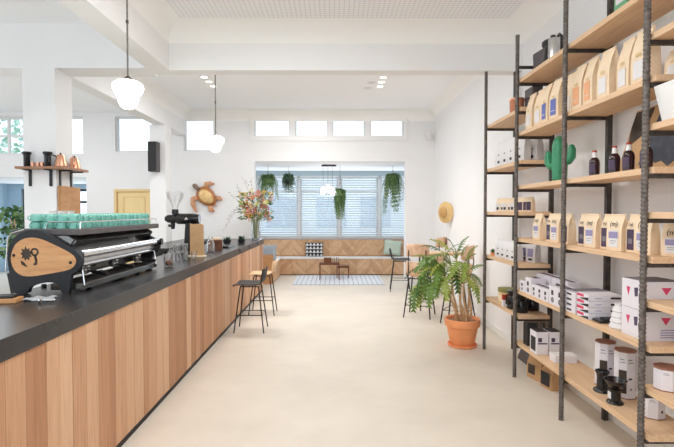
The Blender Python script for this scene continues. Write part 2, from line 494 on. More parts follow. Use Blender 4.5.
# far room behind the passage
struct('wall_passage_left', MB().box(-9.0, YB + 0.22, 0, -8.8, 13.0, 2.35), M['bluewall'])
struct('wall_passage_right', MB().box(-5.1, YB + 0.22, 0, -4.9, 13.0, 2.35), M['wall'])
struct('ceiling_passage', MB().box(-9.0, YB + 0.22, 2.33, -4.9, 13.2, 2.5), M['ceil'])
pb = MB()
for a, b, c, d in holed(-9.0, -4.9, 0, 2.33, [(-8.45, -7.75, 0.3, 2.2), (-7.6, -6.3, 0.3, 2.2)]): pb.box(a, 13.0, c, b, 13.2, d)
struct('wall_passage_back', pb, M['bluewall'])
# bay walls, ceiling and window wall
struct('wall_bay_left', MB().box(-2.3, YB + 0.22, 0, -2.08, 12.9, 2.66), M['wall'])
struct('ceiling_bay', MB().box(-2.3, YB + 0.22, 2.66, 2.33, 12.95, 2.8), M['ceil'])
BW = [(-2.03, -0.97), (-0.91, 0.10), (0.16, 1.16), (1.22, 2.10)]
bb = MB()
for a, b, c, d in holed(-2.08, XR, 0, 2.66, [(a, b, 0.9, 2.52) for a, b in BW]): bb.box(a, 12.72, c, b, 12.92, d)
struct('wall_bay_window', bb, M['wall'])
# left side of the room and the shop front behind the camera
lw = MB()
for a, b, c, d in holed(YF, YB + 0.22, 0, ZC, [(0.0, 8.5, 0.5, 3.3)]): lw.box(XL - 0.2, a, c, XL, b, d)
struct('wall_left', lw, M['wall'])
fw = MB()
for a, b, c, d in holed(XL, XR, 0, ZC, [(-7.5, 1.7, 0.25, 3.45)]): fw.box(a, YF - 0.2, c, b, YF, d)
struct('wall_front', fw, M['wall'])
# ceiling
struct('ceiling', MB().box(XL - 0.2, YF - 0.2, ZC, XR + 0.2, YB + 0.22, ZC + 0.15), M['ceil'])
struct('ceiling_panel', MB().box(-1.66, YF, ZC - 0.012, 1.88, 5.22, ZC), M['perf'])

# beams: a cross beam, a lengthwise beam over the counter, one over the columns
def cove(pts): return pts
BZ = 3.195
struct('trim_1', MB().box(-1.87, 5.48, BZ, XR, 5.66, ZC), M['wall'], label='plastered cross beam over the room')
struct('trim_2', MB().box(-2.10, YF, BZ, -1.87, 5.66, ZC), M['wall'], label='lengthwise beam above the counter')
struct('trim_3', MB().box(XL, 5.40, BZ, -2.10, 5.75, ZC), M['wall'], label='cross beam over the left column')
struct('trim_4', MB().box(-3.33, 5.75, BZ, -3.12, YB, ZC), M['wall'], label='lengthwise beam running to the back wall')
def cove_x(name, x0, x1, ya, yb):          # cove along x, wall face at ya, reaches the ceiling at yb
    s = 1 if yb > ya else -1
    h = 0.19; d = abs(yb - ya)
    prof = [(0, -h)] + [(d * (1 - cos(t)), -h * (1 - sin(t))) for t in [pi / 2 * k / 6 for k in range(7)]] + [(0, 0)]
    v = MB(); n = len(prof)
    vs = [(x0, ya + s * p, ZC - 0.003 + q) for p, q in prof] + [(x1, ya + s * p, ZC - 0.003 + q) for p, q in prof]
    f = [tuple(range(n)), tuple(range(2 * n - 1, n - 1, -1))] + [(i, (i + 1) % n, n + (i + 1) % n, n + i) for i in range(n)]
    v.add(vs, f); return struct(name, v, M['cove'], smooth=True)
def cove_y(name, y0, y1, xa, xb, h=0.19):
    s = 1 if xb > xa else -1
    d = abs(xb - xa)
    prof = [(0, -h)] + [(d * (1 - cos(t)), -h * (1 - sin(t))) for t in [pi / 2 * k / 6 for k in range(7)]] + [(0, 0)]
    v = MB(); n = len(prof)
    vs = [(xa + s * p, y0, ZC - 0.003 + q) for p, q in prof] + [(xa + s * p, y1, ZC - 0.003 + q) for p, q in prof]
    f = [tuple(range(n)), tuple(range(2 * n - 1, n - 1, -1))] + [(i, (i + 1) % n, n + (i + 1) % n, n + i) for i in range(n)]
    v.add(vs, f); return struct(name, v, M['cove'], smooth=True)
cove_x('trim_5', -1.87, XR, 5.48, 5.20)
cove_y('trim_6', YF, 5.48, -1.87, -1.64)
cove_y('trim_7', YF, 5.48, XR, XR - 0.27)
cove_y('trim_8', 5.66, YB, XR, XR - 0.22, 0.10)
cove_x('trim_9', -3.12, XR, YB, YB - 0.28)
cove_y('trim_10', 5.75, YB, -3.12, -2.90)
struct('trim_11', MB().box(-3.12, YB - 0.03, 3.60, XR, YB, 3.632), M['trimw'], label='moulding under the back cornice')
# columns
struct('trim_12', MB().box(-3.476, 5.40, 0, -3.116, 5.75, BZ), M['wall'], label='square white column beside the counter')
struct('trim_13', MB().box(-3.41, 8.90, 0, -3.116, 9.22, BZ), M['wall'], label='square white column near the back wall')

# clerestory and left windows: frame, mullion, pane
def window(n, x0, x1, z0, z1, y=YB, mull=(), hbar=(), fr=0.035, m=None, dep=0.06, yo=0.08):
    m = m or M['trimw']
    f = MB()
    f.box(x0, y + yo, z0, x0 + fr, y + yo + dep, z1); f.box(x1 - fr, y + yo, z0, x1, y + yo + dep, z1)
    f.box(x0 + fr, y + yo, z0, x1 - fr, y + yo + dep, z0 + fr); f.box(x0 + fr, y + yo, z1 - fr, x1 - fr, y + yo + dep, z1)
    for q in mull: f.box(q - fr / 2, y + yo + 0.005, z0 + fr, q + fr / 2, y + yo + dep - 0.005, z1 - fr)
    for q in hbar: f.box(x0 + fr, y + yo + 0.01, q - fr / 2, x1 - fr, y + yo + dep - 0.01, q + fr / 2)
    w = f.build('window_%d' % n, m); w['kind'] = 'structure'
    p = MB().box(x0 + fr, y + yo + dep / 2 - 0.003, z0 + fr, x1 - fr, y + yo + dep / 2 + 0.003, z1 - fr).build('pane', M['pane'], w)
    return w
wi = 1
for a, b in clere: window(wi, a, b, CZ0, CZ1, fr=0.02); wi += 1
window(wi, *left_win[0][:4], hbar=(), fr=0.03); wi += 1
window(wi, *left_win[1][:4], fr=0.03); wi += 1
window(wi, *left_win[2][:4]); wi += 1
window(wi, *left_win[3][:4], mull=(-6.93,), hbar=(3.2,), fr=0.045); wi += 1
window(wi, -8.45, -7.75, 0.3, 2.2, y=13.0, fr=0.05, m=M['black']); wi += 1
window(wi, -7.6, -6.3, 0.3, 2.2, y=13.0, mull=(-7.0,), hbar=(1.85,), fr=0.06, m=M['black']); wi += 1
for a, b in BW: window(wi, a, b, 0.9, 2.52, y=12.72, hbar=(2.12,), fr=0.045, yo=0.1); wi += 1
# big windows in the left wall and the shop front behind the camera
def side_window(n, along, u0, u1, z0, z1, pos, step):
    f = MB(); p = MB(); t = 0.05
    def bx(a, b, c, d, w):
        if along == 'y': return (pos - w, a, c, pos + w, b, d)
        return (a, pos - w, c, b, pos + w, d)
    f.box(*bx(u0, u1, z0, z0 + t, 0.03)); f.box(*bx(u0, u1, z1 - t, z1, 0.03))
    k = max(1, round((u1 - u0) / step))
    for i in range(k + 1):
        u = u0 + (u1 - u0) * i / k
        a = min(max(u - t / 2, u0), u1 - t); f.box(*bx(a, a + t, z0 + t, z1 - t, 0.029))
    p.box(*bx(u0 + t, u1 - t, z0 + t, z1 - t, 0.003))
    w = f.build('window_%d' % n, M['trimw']); w['kind'] = 'structure'
    p.build('pane', M['pane'], w)
side_window(wi, 'y', 0.0, 8.5, 0.5, 3.3, XL - 0.1, 1.4); wi += 1
side_window(wi, 'x', -7.5, 1.7, 0.25, 3.45, YF - 0.1, 1.8); wi += 1
# white casing round the clerestory strip
cs = MB()
for x0, x1, z0, z1 in [(-1.80, 1.56, CZ1 + 0.02, CZ1 + 0.05), (-1.80, 1.56, CZ0 - 0.11, CZ0 - 0.075), (-1.80, -1.765, CZ0 - 0.075, CZ1 + 0.02), (1.525, 1.56, CZ0 - 0.075, CZ1 + 0.02)]:
    cs.box(x0, YB - 0.018, z0, x1, YB, z1)
struct('trim_14', cs, M['trimw'])
# mouldings at the bay opening and window head
struct('trim_15', MB().box(-2.08, 12.60, 2.53, XR, 12.72, 2.66), M['head'], label='blind headrail box across the bay')
# yellow door in the back wall
d = MB().box(-4.61, YB + 0.03, 0.005, -3.91, YB + 0.075, 2.01).build('door_1', M['yellow'], bevel=0.003); d['kind'] = 'structure'
for z0, z1 in ((0.2, 0.95), (1.1, 1.92)):
    f = MB(); x0, x1 = -4.50, -4.02
    f.box(x0, YB + 0.018, z0, x1, YB + 0.032, z0 + 0.03); f.box(x0, YB + 0.018, z1 - 0.03, x1, YB + 0.032, z1)
    f.box(x0, YB + 0.018, z0 + 0.03, x0 + 0.03, YB + 0.032, z1 - 0.03); f.box(x1 - 0.03, YB + 0.018, z0 + 0.03, x1, YB + 0.032, z1 - 0.03)
    f.build('panel_moulding', M['ygrey'], d)
h = MB(); h.tube([(-3.97, YB + 0.03, 1.02), (-3.97, YB - 0.03, 1.02), (-4.07, YB - 0.03, 1.02)], 0.009); h.build('door_handle', M['brushed'], d, smooth=True)
fr = MB().box(-4.67, YB - 0.01, 0, -4.615, YB + 0.1, 2.07).box(-3.905, YB - 0.01, 0, -3.85, YB + 0.1, 2.07).box(-4.615, YB - 0.01, 2.015, -3.905, YB + 0.1, 2.07)
struct('trim_16', fr, M['ygrey'], label='pale yellow door casing')
struct('wall_door_back', MB().box(-4.88, YB + 0.3, 0, -3.6, YB + 0.34, 2.3), M['wall'])

# street beyond the windows
struct('ground', MB().box(-30, 13.3, -0.12, 20, 45, -0.06), M['asphalt'])
bl = thing('building', 'pale blue street building seen through the bay blinds', 'building', (0, 24, -0.06))
MB().box(-9, 0, 0, 10, 6, 3.3).build('wall', M['facade'], bl)
for x in (-6.2, -3.4, -0.9, 1.3, 3.6, 6.2):
    f = MB().box(x, -0.06, 0.9, x + 1.5, 0.0, 2.4).build('window', M['facadew'], bl)
# ================================================================== COUNTER
rng = random.Random(7)
CX0, CX1, CY0, CY1 = -2.16, -1.43, -1.2, 9.65
ct = thing('bar_counter', 'long bar counter clad in upright oak planks under a charcoal worktop', 'counter', (0, 0, 0))
pl = MB(); y = CY0
while y < CY1 - 0.05:
    w = rng.choice([0.09, 0.12, 0.14, 0.16, 0.18]); y1 = min(y + w, CY1)
    if CY1 - y1 < 0.06: y1 = CY1
    dx = rng.uniform(0, 0.006)
    pl.box(CX1 - 0.028, y + 0.0015, 0.055, CX1 - 0.008 + dx, y1 - 0.0015, 0.949)
    y = y1
x = CX1 - 0.03
while x > CX0 + 0.05:
    x1 = max(x - rng.uniform(0.1, 0.17), CX0 + 0.02)
    pl.box(x1 + 0.0015, CY1 - 0.001, 0.055, x - 0.0015, CY1 + 0.02, 0.949); x = x1
pl.build('plank_cladding', M['planks'], ct)
MB().box(CX0 + 0.04, CY0, 0.0, CX1 - 0.03, CY1 - 0.002, 0.949).build('carcass', M['blackm'], ct)
MB().box(CX1 - 0.05, CY0, 0.0, CX1 - 0.02, CY1, 0.054).build('plinth', M['blackm'], ct)
MB().box(CX0, CY0 - 0.02, 0.95, CX1, CY1 + 0.05, 1.05).build('worktop', M['slab'], ct, bevel=0.003)
for yy in (7.3, 8.15, 8.95):
    s = MB().box(CX1, yy - 0.055, 0.972, CX1 + 0.006, yy + 0.055, 1.035).build('socket', M['blackp'], ct, bevel=0.002)
    k = MB()
    for q in (-0.025, 0.025): k.lathe([(0.014, 0), (0.014, 0.002)], 12, T_(CX1 + 0.006, yy + q, 1.003, ry=pi / 2))
    k.build('socket_hole', M['steel'], s)
# low back counter behind
bc = thing('back_counter', 'low black counter behind the grinder by the far column', 'counter', (0, 0, 0))
MB().box(-3.09, 7.4, 0.0, -2.62, 9.9, 0.99).build('cabinet', M['blackm'], bc, bevel=0.004)
MB().box(-3.11, 7.38, 0.99, -2.58, 9.92, 1.03).build('worktop', M['slab'], bc, bevel=0.003)

# ------------------------------------------------------------------ espresso machine
em = thing('espresso_machine', 'three group espresso machine with black side plates and an oak inlay', 'coffee machine', (-1.908, 3.18, 1.05))
s_ = 0.006625
def px(pts): return [((a - 46.5) * s_ * 0.955, (293.0 - b) * s_) for a, b in pts]
side = px([(67, 293), (62, 293), (61, 287), (57, 282.5), (51, 280.5), (35, 283), (28, 286), (27, 293), (11, 293), (10, 281), (8, 272), (6, 261), (6.5, 250), (9.5, 240), (16, 233.5), (24, 230), (33, 228.3), (42, 229.5), (52, 235), (66, 243.5), (78, 250), (83, 254.5), (84, 260), (82, 266.5), (76, 271.5), (71, 274), (70.3, 293)])
def roundpoly(p, it=2):
    for _ in range(it):
        q = []
        for i in range(len(p)):
            a = p[i]; b = p[(i + 1) % len(p)]
            q.append((a[0] * .75 + b[0] * .25, a[1] * .75 + b[1] * .25)); q.append((a[0] * .25 + b[0] * .75, a[1] * .25 + b[1] * .75))
        p = q
    return p
wood_p = roundpoly(px([(10.5, 252.6), (15, 242), (26, 236), (40, 236.5), (59, 245), (75, 253), (79, 260.6), (73, 268.2), (53.8, 271.8), (27, 276), (15, 271.5), (10, 261)]))
L = 1.45
for i, (y0, y1) in enumerate(((0, 0.035), (L - 0.035, L))):
    sp = MB().prism(roundpoly(side, 1), y0, y1).build('side_plate', M['machine'], em, bevel=0.002, seg=1)
    yy0, yy1 = (-0.006, 0.0) if i == 0 else (L, L + 0.006)
    wp = MB().prism(wood_p, yy0, yy1).build('oak_inlay', M['oakx'], sp)
    if i == 0:
        lg = MB()   # dark emblem: a leafy tuft, a ring on a handle and a wedge
        c0 = px([(26.5, 252.5)])[0]
        star = []
        for k in range(18):
            r = (7.0 if k % 2 == 0 else 4.6) * s_ * (1.15 if k in (4, 6) else 1.0)
            a = 2 * pi * k / 18 + 0.3; star.append((c0[0] + r * cos(a) * 0.85, c0[1] + r * sin(a)))
        lg.prism(star, -0.0075, -0.0062)
        c1 = px([(35.2, 250.6)])[0]
        n = 20; ro, ri = 4.2 * s_, 2.3 * s_
        vs = []; fs = []
        for k in range(n):
            a = 2 * pi * k / n
            vs += [(c1[0] + ro * cos(a), -0.0075, c1[1] + ro * sin(a)), (c1[0] + ri * cos(a), -0.0075, c1[1] + ri * sin(a))]
        for k in range(n): fs.append((2 * k, 2 * ((k + 1) % n), 2 * ((k + 1) % n) + 1, 2 * k + 1))
        lg.add(vs, fs)
        lg.prism(px([(34.2, 253.4), (36.6, 253.6), (38, 259), (37.6, 263), (34.5, 264.2), (33.6, 262.4), (35.6, 260.6)]), -0.0075, -0.0062)
        lg.prism(px([(31.2, 251.4), (32, 250.6), (34, 251), (33.6, 252.2)]), -0.0075, -0.0062)
        lg.prism(px([(20.5, 259), (23.5, 260.4), (28, 265.6), (24, 264.6), (21.2, 262.8)]), -0.0075, -0.0062)
        lg.build('emblem', M['brownprint'], sp)
        sc = MB()
        for a, b in ((13.5, 253.8), (72.3, 261.2)):
            q = px([(a, b)])[0]; sc.lathe([(0.010, 0), (0.010, 0.004), (0.006, 0.006)], 12, T_(q[0], -0.006, q[1], rx=pi / 2))
        sc.build('screw', M['black'], sp)
# body between the plates
bodyp = [(-0.235, 0.085), (-0.24, 0.30), (-0.20, 0.385), (0.12, 0.385), (0.165, 0.36), (0.075, 0.235), (0.02, 0.20), (0.02, 0.085)]
MB().prism(bodyp, 0.036, L - 0.036).build('body', M['dmirror'], em)
MB().prism([(0.10, 0.345), (0.165, 0.362), (0.175, 0.352), (0.085, 0.225), (0.07, 0.228)], 0.05, L - 0.05).build('front_panel', M['dmirror'], em)
tr = MB().box(-0.26, 0.06, 0.388, 0.195, L + 0.06, 0.43).build('cup_tray', M['greybox'], em, bevel=0.006)
ra = MB()
for q in (0.478, ): ra.tube([(0.18, 0.09, 0.43), (0.18, 0.09, q), (0.18, L + 0.03, q), (0.18, L + 0.03, 0.43)], 0.0045)
ra.tube([(-0.25, L + 0.03, 0.478), (0.18, L + 0.03, 0.478)], 0.0045)
ra.tube([(-0.05, 0.085, 0.43), (-0.03, 0.085, 0.478), (0.18, 0.085, 0.478)], 0.0045)
ra.build('cup_rail', M['chrome'], em, smooth=True)
ra = MB(); ra.tube([(-0.255, -0.02, 0.16), (-0.238, -0.02, 0.37), (-0.215, -0.02, 0.405), (-0.13, -0.02, 0.43)], 0.004)
ra.build('hand_rail', M['chrome'], em, smooth=True)
MB().tube([(0.205, 0.036, 0.262), (0.205, L - 0.036, 0.262)], 0.030, 16).build('front_bar', M['chrome'], em, smooth=True)
MB().box(0.07, 0.04, 0.20, 0.19, L - 0.04, 0.232).build('group_rail', M['brushed'], em, bevel=0.006)
MB().tube([(0.165, 0.036, 0.185), (0.165, L - 0.036, 0.185)], 0.020, 14).build('lower_bar', M['chrome'], em, smooth=True)
dt = MB().box(0.0, 0.04, 0.02, 0.21, L - 0.04, 0.062).build('drip_tray', M['dmirror'], em, bevel=0.005)
g = MB()
for k in range(46): g.box(0.02, 0.06 + k * 0.029, 0.062, 0.20, 0.072 + k * 0.029, 0.066)
g.build('grate', M['steel'], dt)
for k in range(3):
    y0 = 0.27 + k * 0.45
    gh = MB(); gh.lathe([(0.035, 0.135), (0.042, 0.15), (0.042, 0.20)], 18, T_(0.11, y0, 0)); gh.build('group_head', M['chrome'], em, smooth=True)
    pf = MB().lathe([(0.010, 0.098), (0.030, 0.104), (0.036, 0.118), (0.037, 0.136)], 18, T_(0.11, y0, 0)).build('portafilter', M['chrome'], em, smooth=True)
    MB().tube([(0.145, y0, 0.122), (0.19, y0 - 0.02, 0.118), (0.30, y0 - 0.05, 0.108)], [0.008, 0.013, 0.015], 10).build('portafilter_handle', M['blackp'], pf, smooth=True)
for y0 in (0.07, L - 0.08):
    MB().tube([(0.15, y0, 0.20), (0.20, y0, 0.17), (0.215, y0, 0.05)], 0.006).build('steam_wand', M['chrome'], em, smooth=True)
MB().lathe([(0.03, 0), (0.032, 0.02)], 12, T_(0.235, L - 0.02, 0.26, ry=pi / 2)).build('steam_knob', M['blackp'], em)
for x0, y0 in ((-0.2, 0.3), (-0.2, 1.15), (0.12, 0.3), (0.12, 1.15)):
    MB().lathe([(0.02, 0), (0.016, 0.022)], 12, T_(x0, y0, 0)).build('foot', M['black'], em)

# cups on the machine, stood in two layers
def make_cup():
    o = empty('espresso_cup')
    MB().lathe([(0.0, 0.050), (0.020, 0.050), (0.028, 0.044), (0.033, 0.028), (0.0355, 0.0), (0.0325, 0.001), (0.030, 0.027), (0.024, 0.043), (0.0, 0.046)], 14, cap=False).build('bowl', M['teal'], o, smooth=True)
    MB().tube([(0.033, 0, 0.012), (0.048, 0, 0.013), (0.052, 0, 0.026), (0.044, 0, 0.036), (0.030, 0, 0.036)], 0.0038, 6).build('handle', M['teal'], o, smooth=True)
    return o
for lay in range(2):
    for j in range(16):
        for i in range(4):
            if lay == 1 and i in (1, 2) and rng.random() < 0.12: continue
            x = -1.908 - 0.155 + i * 0.090; y = 3.18 + 0.14 + j * 0.083
            rz = -pi / 2 + rng.uniform(-0.5, 0.5) if i < 3 else rng.uniform(-0.9, -0.1)
            place('cup', make_cup, (x + rng.uniform(-.002, .002), y + rng.uniform(-.002, .002), 1.05 + 0.431 + lay * 0.0508), rz,
                  'small turquoise espresso cup upturned among the rows on the coffee machine', 'cup', 'turquoise cups on the coffee machine')
# white paper cups behind the machine
def make_paper_cup():
    return MB().lathe([(0.028, 0), (0.040, 0.10), (0.042, 0.104), (0.0385, 0.104), (0.027, 0.004), (0, 0.004)], 16).build('paper_cup', M['porc'], smooth=True)
wsh = thing('cup_stand', 'narrow white stand behind the coffee machine holding paper cups', 'stand', (-2.92, 5.18, 0))
MB().box(-0.18, -0.12, 0, 0.18, 0.12, 1.50).build('cabinet', M['white'], wsh, bevel=0.004)
for k in range(3):
    place('pcup', make_paper_cup, (-3.01 + k * 0.095, 5.15, 1.50), 0, 'white paper cup standing on the narrow white stand behind the espresso machine', 'cup', 'white paper cups by the column')

# knock-out tray, cloth and brush in front of the machine
kt = thing('tamping_board', 'wooden block with black top at the near foot of the coffee machine', 'board', (-1.99, 2.90, 1.05), 0.15)
MB().box(-0.15, -0.05, 0, 0.08, 0.05, 0.028).build('block', M['oakx'], kt, bevel=0.004)
MB().box(-0.14, -0.045, 0.028, 0.06, 0.045, 0.044).build('mat', M['blackm'], kt, bevel=0.004)
br = thing('tamper', 'steel coffee tamper lying beside the wooden block', 'tamper', (-1.76, 2.86, 1.05), 0.1)
MB().lathe([(0.020, 0), (0.020, 0.010), (0.006, 0.016), (0.010, 0.08), (0.005, 0.09)], 14, T_(0.0, 0, 0.020, ry=pi / 2)).build('body', M['chrome'], br, smooth=True)
cl = MB()
P = [[(-0.07 + i * 0.16 / 9, -0.06 + j * 0.12 / 5, 0.009 + 0.006 * sin(i * 1.3 + j * 0.9)) for j in range(6)] for i in range(10)]
cl.grid(P, 0.004)
tag(cl.build('bar_cloth', M['cloth'], smooth='all', loc=(-1.84, 2.985, 1.052), rot=(0, 0, 0.2)), 'crumpled grey cloth under the near side plate of the coffee machine', 'cloth')

# ------------------------------------------------------------------ coffee grinder
gr = thing('coffee_grinder', 'tall black shop grinder with a clear funnel hopper on the counter', 'grinder', (-1.86, 6.1, 1.05))
MB().box(-0.12, -0.17, 0, 0.10, 0.17, 0.045).build('base', M['blackm'], gr, bevel=0.012)
MB().prism([(-0.04, 0.04), (0.045, 0.04), (0.055, 0.40), (-0.015, 0.40)], -0.07, 0.07).build('column', M['blackm'], gr, bevel=0.01)
bd = MB(); bd.lathe([(0.0, -0.14), (0.06, -0.14), (0.068, -0.12), (0.068, 0.13), (0.06, 0.15), (0.0, 0.15)], 24, T_(0.0, 0, 0.455, ry=pi / 2))
b = bd.build('motor_housing', M['blackp'], gr, smooth=True)
tri = MB().add([(-0.022, -0.0695, 0.445), (0.022, -0.0695, 0.445), (0.0, -0.0695, 0.478)], [(0, 1, 2)]).build('triangle_logo', M['porc'], b)
MB().add([(-0.008, -0.0702, 0.449), (0.008, -0.0702, 0.449), (0.0, -0.0702, 0.462)], [(0, 1, 2)]).build('logo_core', M['pink'], b)
MB().lathe([(0.045, -0.26), (0.05, -0.24), (0.05, -0.14)], 20, T_(0, 0, 0.455, ry=pi / 2)).build('burr_housing', M['blackm'], gr, smooth=True)
MB().lathe([(0.030, -0.285), (0.034, -0.28), (0.034, -0.26)], 16, T_(0, 0, 0.455, ry=pi / 2)).build('dial', M['black'], gr, smooth=True)
MB().lathe([(0.022, 0.505), (0.042, 0.515), (0.042, 0.56), (0.036, 0.575)], 18, T_(-0.16, 0, 0)).build('hopper_collar', M['black'], gr, smooth=True)
MB().lathe([(0.034, 0.575), (0.040, 0.62), (0.100, 0.73), (0.108, 0.79)], 24, T_(-0.16, 0, 0), cap=False).build('hopper', M['glass'], gr, smooth=True)
MB().lathe([(0.110, 0.788), (0.110, 0.797), (0.0, 0.80)], 24, T_(-0.16, 0, 0), cap=False).build('hopper_lid', M['glass'], gr, smooth=True)
sp = MB().lathe([(0.022, 0.325), (0.026, 0.36), (0.03, 0.405)], 14, T_(-0.19, 0, 0)).build('spout', M['black'], gr, smooth=True)
MB().tube([(-0.215, 0, 0.36), (-0.245, 0, 0.372)], [0.012, 0.018], 10).build('clamp_knob', M['black'], sp, smooth=True)

# wooden menu stand in front of it
ms = thing('menu_stand', 'upright wooden menu block on an oval base by the grinder', 'sign', (-1.67, 5.83, 1.05), 0.05)
MB().lathe([(0.115, 0), (0.115, 0.012), (0.11, 0.016)], 28, Matrix.Diagonal((1, 0.55, 1, 1))).build('base', M['kraft'], ms, smooth=True)
MB().prism([(-0.082, 0.016), (0.082, 0.016), (0.078, 0.385), (0.05, 0.40), (-0.03, 0.392), (-0.08, 0.40)], -0.016, 0.016).build('block', M['kraftd'], ms, bevel=0.003)

# glasses standing by the end of the machine
def make_glass():
    return MB().lathe([(0.026, 0), (0.034, 0.095), (0.032, 0.095), (0.0245, 0.006), (0, 0.006)], 16).build('drinking_glass', M['glass'], smooth=True)
gp = [(-1.74, 5.32), (-1.82, 5.36), (-1.66, 5.34), (-1.70, 5.44), (-1.78, 5.47), (-1.86, 5.45), (-1.60, 5.46)]
for k, (x, y) in enumerate(gp):
    place('glass', make_glass, (x, y, 1.05), 0, 'clear drinking glass in the huddle between coffee machine and grinder', 'glass', 'drinking glasses on the counter')
for k, (x, y) in enumerate([(-1.665, 5.345), (-1.74, 5.325), (-1.82, 5.365)]):
    place('glass', make_glass, (x, y, 1.146), 0, 'clear drinking glass stacked on top of the others by the coffee machine', 'glass', 'drinking glasses stacked on top')
tb = thing('biscuit_tumbler', 'wide glass tumbler with a brown biscuit ball nearest the coffee machine', 'glass', (-1.63, 4.72, 1.05))
MB().lathe([(0.045, 0), (0.058, 0.13), (0.055, 0.13), (0.043, 0.006), (0, 0.006)], 20).build('tumbler', M['glass'], tb, smooth=True)
MB().ball((0, 0, 0.04), 0.036, 0.036, 0.032).build('biscuit', M['nut'], tb, smooth=True)

# copper kettle box, cups and tray further along
kb = thing('wooden_caddy', 'brown wooden caddy of napkins behind the menu stand', 'box', (-1.72, 6.92, 1.05), 0.2)
MB().box(-0.10, -0.10, 0, 0.10, 0.10, 0.02).box(-0.10, -0.10, 0.02, -0.085, 0.10, 0.14).box(0.085, -0.10, 0.02, 0.10, 0.10, 0.14).box(-0.085, -0.10, 0.02, 0.085, -0.085, 0.14).box(-0.085, 0.085, 0.02, 0.085, 0.10, 0.14).build('box', M['walnut'], kb)
MB().box(-0.07, -0.07, 0.02, 0.07, 0.07, 0.165).build('napkins', M['kraft'], kb)
tg = thing('brew_scale', 'low black scale tray lying on the counter past the caddy', 'scale', (-1.70, 7.35, 1.05))
MB().box(-0.13, -0.22, 0, 0.13, 0.22, 0.022).build('body', M['blackp'], tg, bevel=0.005)
MB().box(-0.11, -0.12, 0.022, 0.11, 0.2, 0.03).build('plate', M['slab'], tg, bevel=0.003)
def make_pot():
    o = empty('succulent_pot')
    MB().lathe([(0.05, 0), (0.07, 0.07), (0.066, 0.07), (0.048, 0.008), (0, 0.008)], 16).build('pot', M['blackm'], o, smooth=True)
    MB().lathe([(0.0, 0.058), (0.062, 0.058)], 16, cap=False).build('soil', M['soil'], o)
    f = MB(); r2 = random.Random(3)
    for k in range(40):
        a = r2.uniform(0, 2 * pi); t = r2.uniform(0.2, 1.3); l = r2.uniform(0.05, 0.10)
        d = Vector((cos(a) * cos(t), sin(a) * cos(t), sin(t))); b_ = Vector((cos(a) * 0.02, sin(a) * 0.02, 0.06)); c_ = b_ + d * l
        sd = Vector((-sin(a), cos(a), 0)) * 0.012
        f.add([b_, b_ + (c_ - b_) * .5 + sd, c_, b_ + (c_ - b_) * .5 - sd], [(0, 1, 2, 3)])
    f.build('foliage', M['ivy'], o)
    return o
place('succ', make_pot, (-1.78, 7.95, 1.05), 0, 'small leafy plant in a black pot nearer of two on the counter', 'plant')
place('succ', make_pot, (-1.60, 8.25, 1.05), 1.2, 'small leafy plant in a black pot closer to the flower vase', 'plant')
wbx = MB().lathe([(0.05, 0), (0.06, 0.02), (0.085, 0.055), (0.082, 0.056), (0.055, 0.022), (0, 0.02)], 20).build('white_bowl', M['porc'], smooth=True, loc=(-1.68, 8.65, 1.05))
tag(wbx, 'white bowl on the counter just before the flower vase', 'bowl')
pch = thing('water_carafe', 'clear glass carafe standing behind the menu stand', 'carafe', (-1.66, 6.42, 1.05))
MB().lathe([(0.05, 0), (0.055, 0.01), (0.055, 0.11), (0.03, 0.17), (0.034, 0.21), (0.031, 0.21), (0.027, 0.17), (0.05, 0.108), (0.05, 0.01), (0, 0.008)], 18, cap=False).build('body', M['glass'], pch, smooth=True)

# ------------------------------------------------------------------ flowers in a glass vase
fv = thing('flower_vase', 'tall glass vase of wild mixed flowers at the far end of the bar', 'vase', (-1.54, 9.35, 1.05))
MB().lathe([(0.075, 0), (0.085, 0.02), (0.08, 0.2), (0.10, 0.38), (0.095, 0.38), (0.075, 0.2), (0.078, 0.02), (0, 0.015)], 20, cap=False).build('vase', M['glass'], fv, smooth=True)
st = MB(); r3 = random.Random(11)
heads = []
for k in range(64):
    a = r3.uniform(0, 2 * pi); rr = 0.31 * math.sqrt(r3.random()); z = r3.uniform(0.46, 0.98) - rr * 0.25
    x, y = rr * cos(a), rr * sin(a) * 0.8
    if k % 2 == 0: st.tube([(x * 0.12, y * 0.12, 0.02), (x * 0.16, y * 0.16, 0.34), (x * 0.6, y * 0.6, 0.34 + (z - 0.34) * 0.6), (x, y, z)], 0.004, 5)
    heads.append((x, y, z, k % 5))
st.build('stems', M['gstem'], fv)
for x, y, z, q in heads:
    f = MB(); r = r3.uniform(0.026, 0.052)
    for n_ in range(22):
        d = Vector((r3.gauss(0, 1), r3.gauss(0, 1), r3.gauss(0.3, 1))).normalized()
        u = d.orthogonal().normalized() * r * 0.5; w_ = d.cross(u)
        p0 = Vector((x, y, z)) + d * r * 0.3; p1 = Vector((x, y, z)) + d * r * 1.15
        f.add([p0, p1 + u * .4, p1 + w_ * 0.9, p1 - u * .4], [(0, 1, 2, 3)])
    f.build('bloom', M['fl%d' % q], fv, label=['yellow bloom', 'apricot bloom', 'pink bloom', 'rust red bloom', 'lime bloom'][q])
f = MB()
for k in range(300):
    a = r3.uniform(0, 2 * pi); rr = 0.30 * math.sqrt(r3.random()); z = r3.uniform(0.38, 0.92)
    p0 = Vector((rr * cos(a), rr * sin(a) * .8, z)); d = Vector((cos(a), sin(a), r3.uniform(-.6, .9))).normalized()
    l = r3.uniform(0.04, 0.10); sd = d.orthogonal().normalized() * l * 0.22
    f.add([p0, p0 + d * l * .5 + sd, p0 + d * l, p0 + d * l * .5 - sd], [(0, 1, 2, 3)])
f.build('foliage', M['fern'], fv)
f = MB()
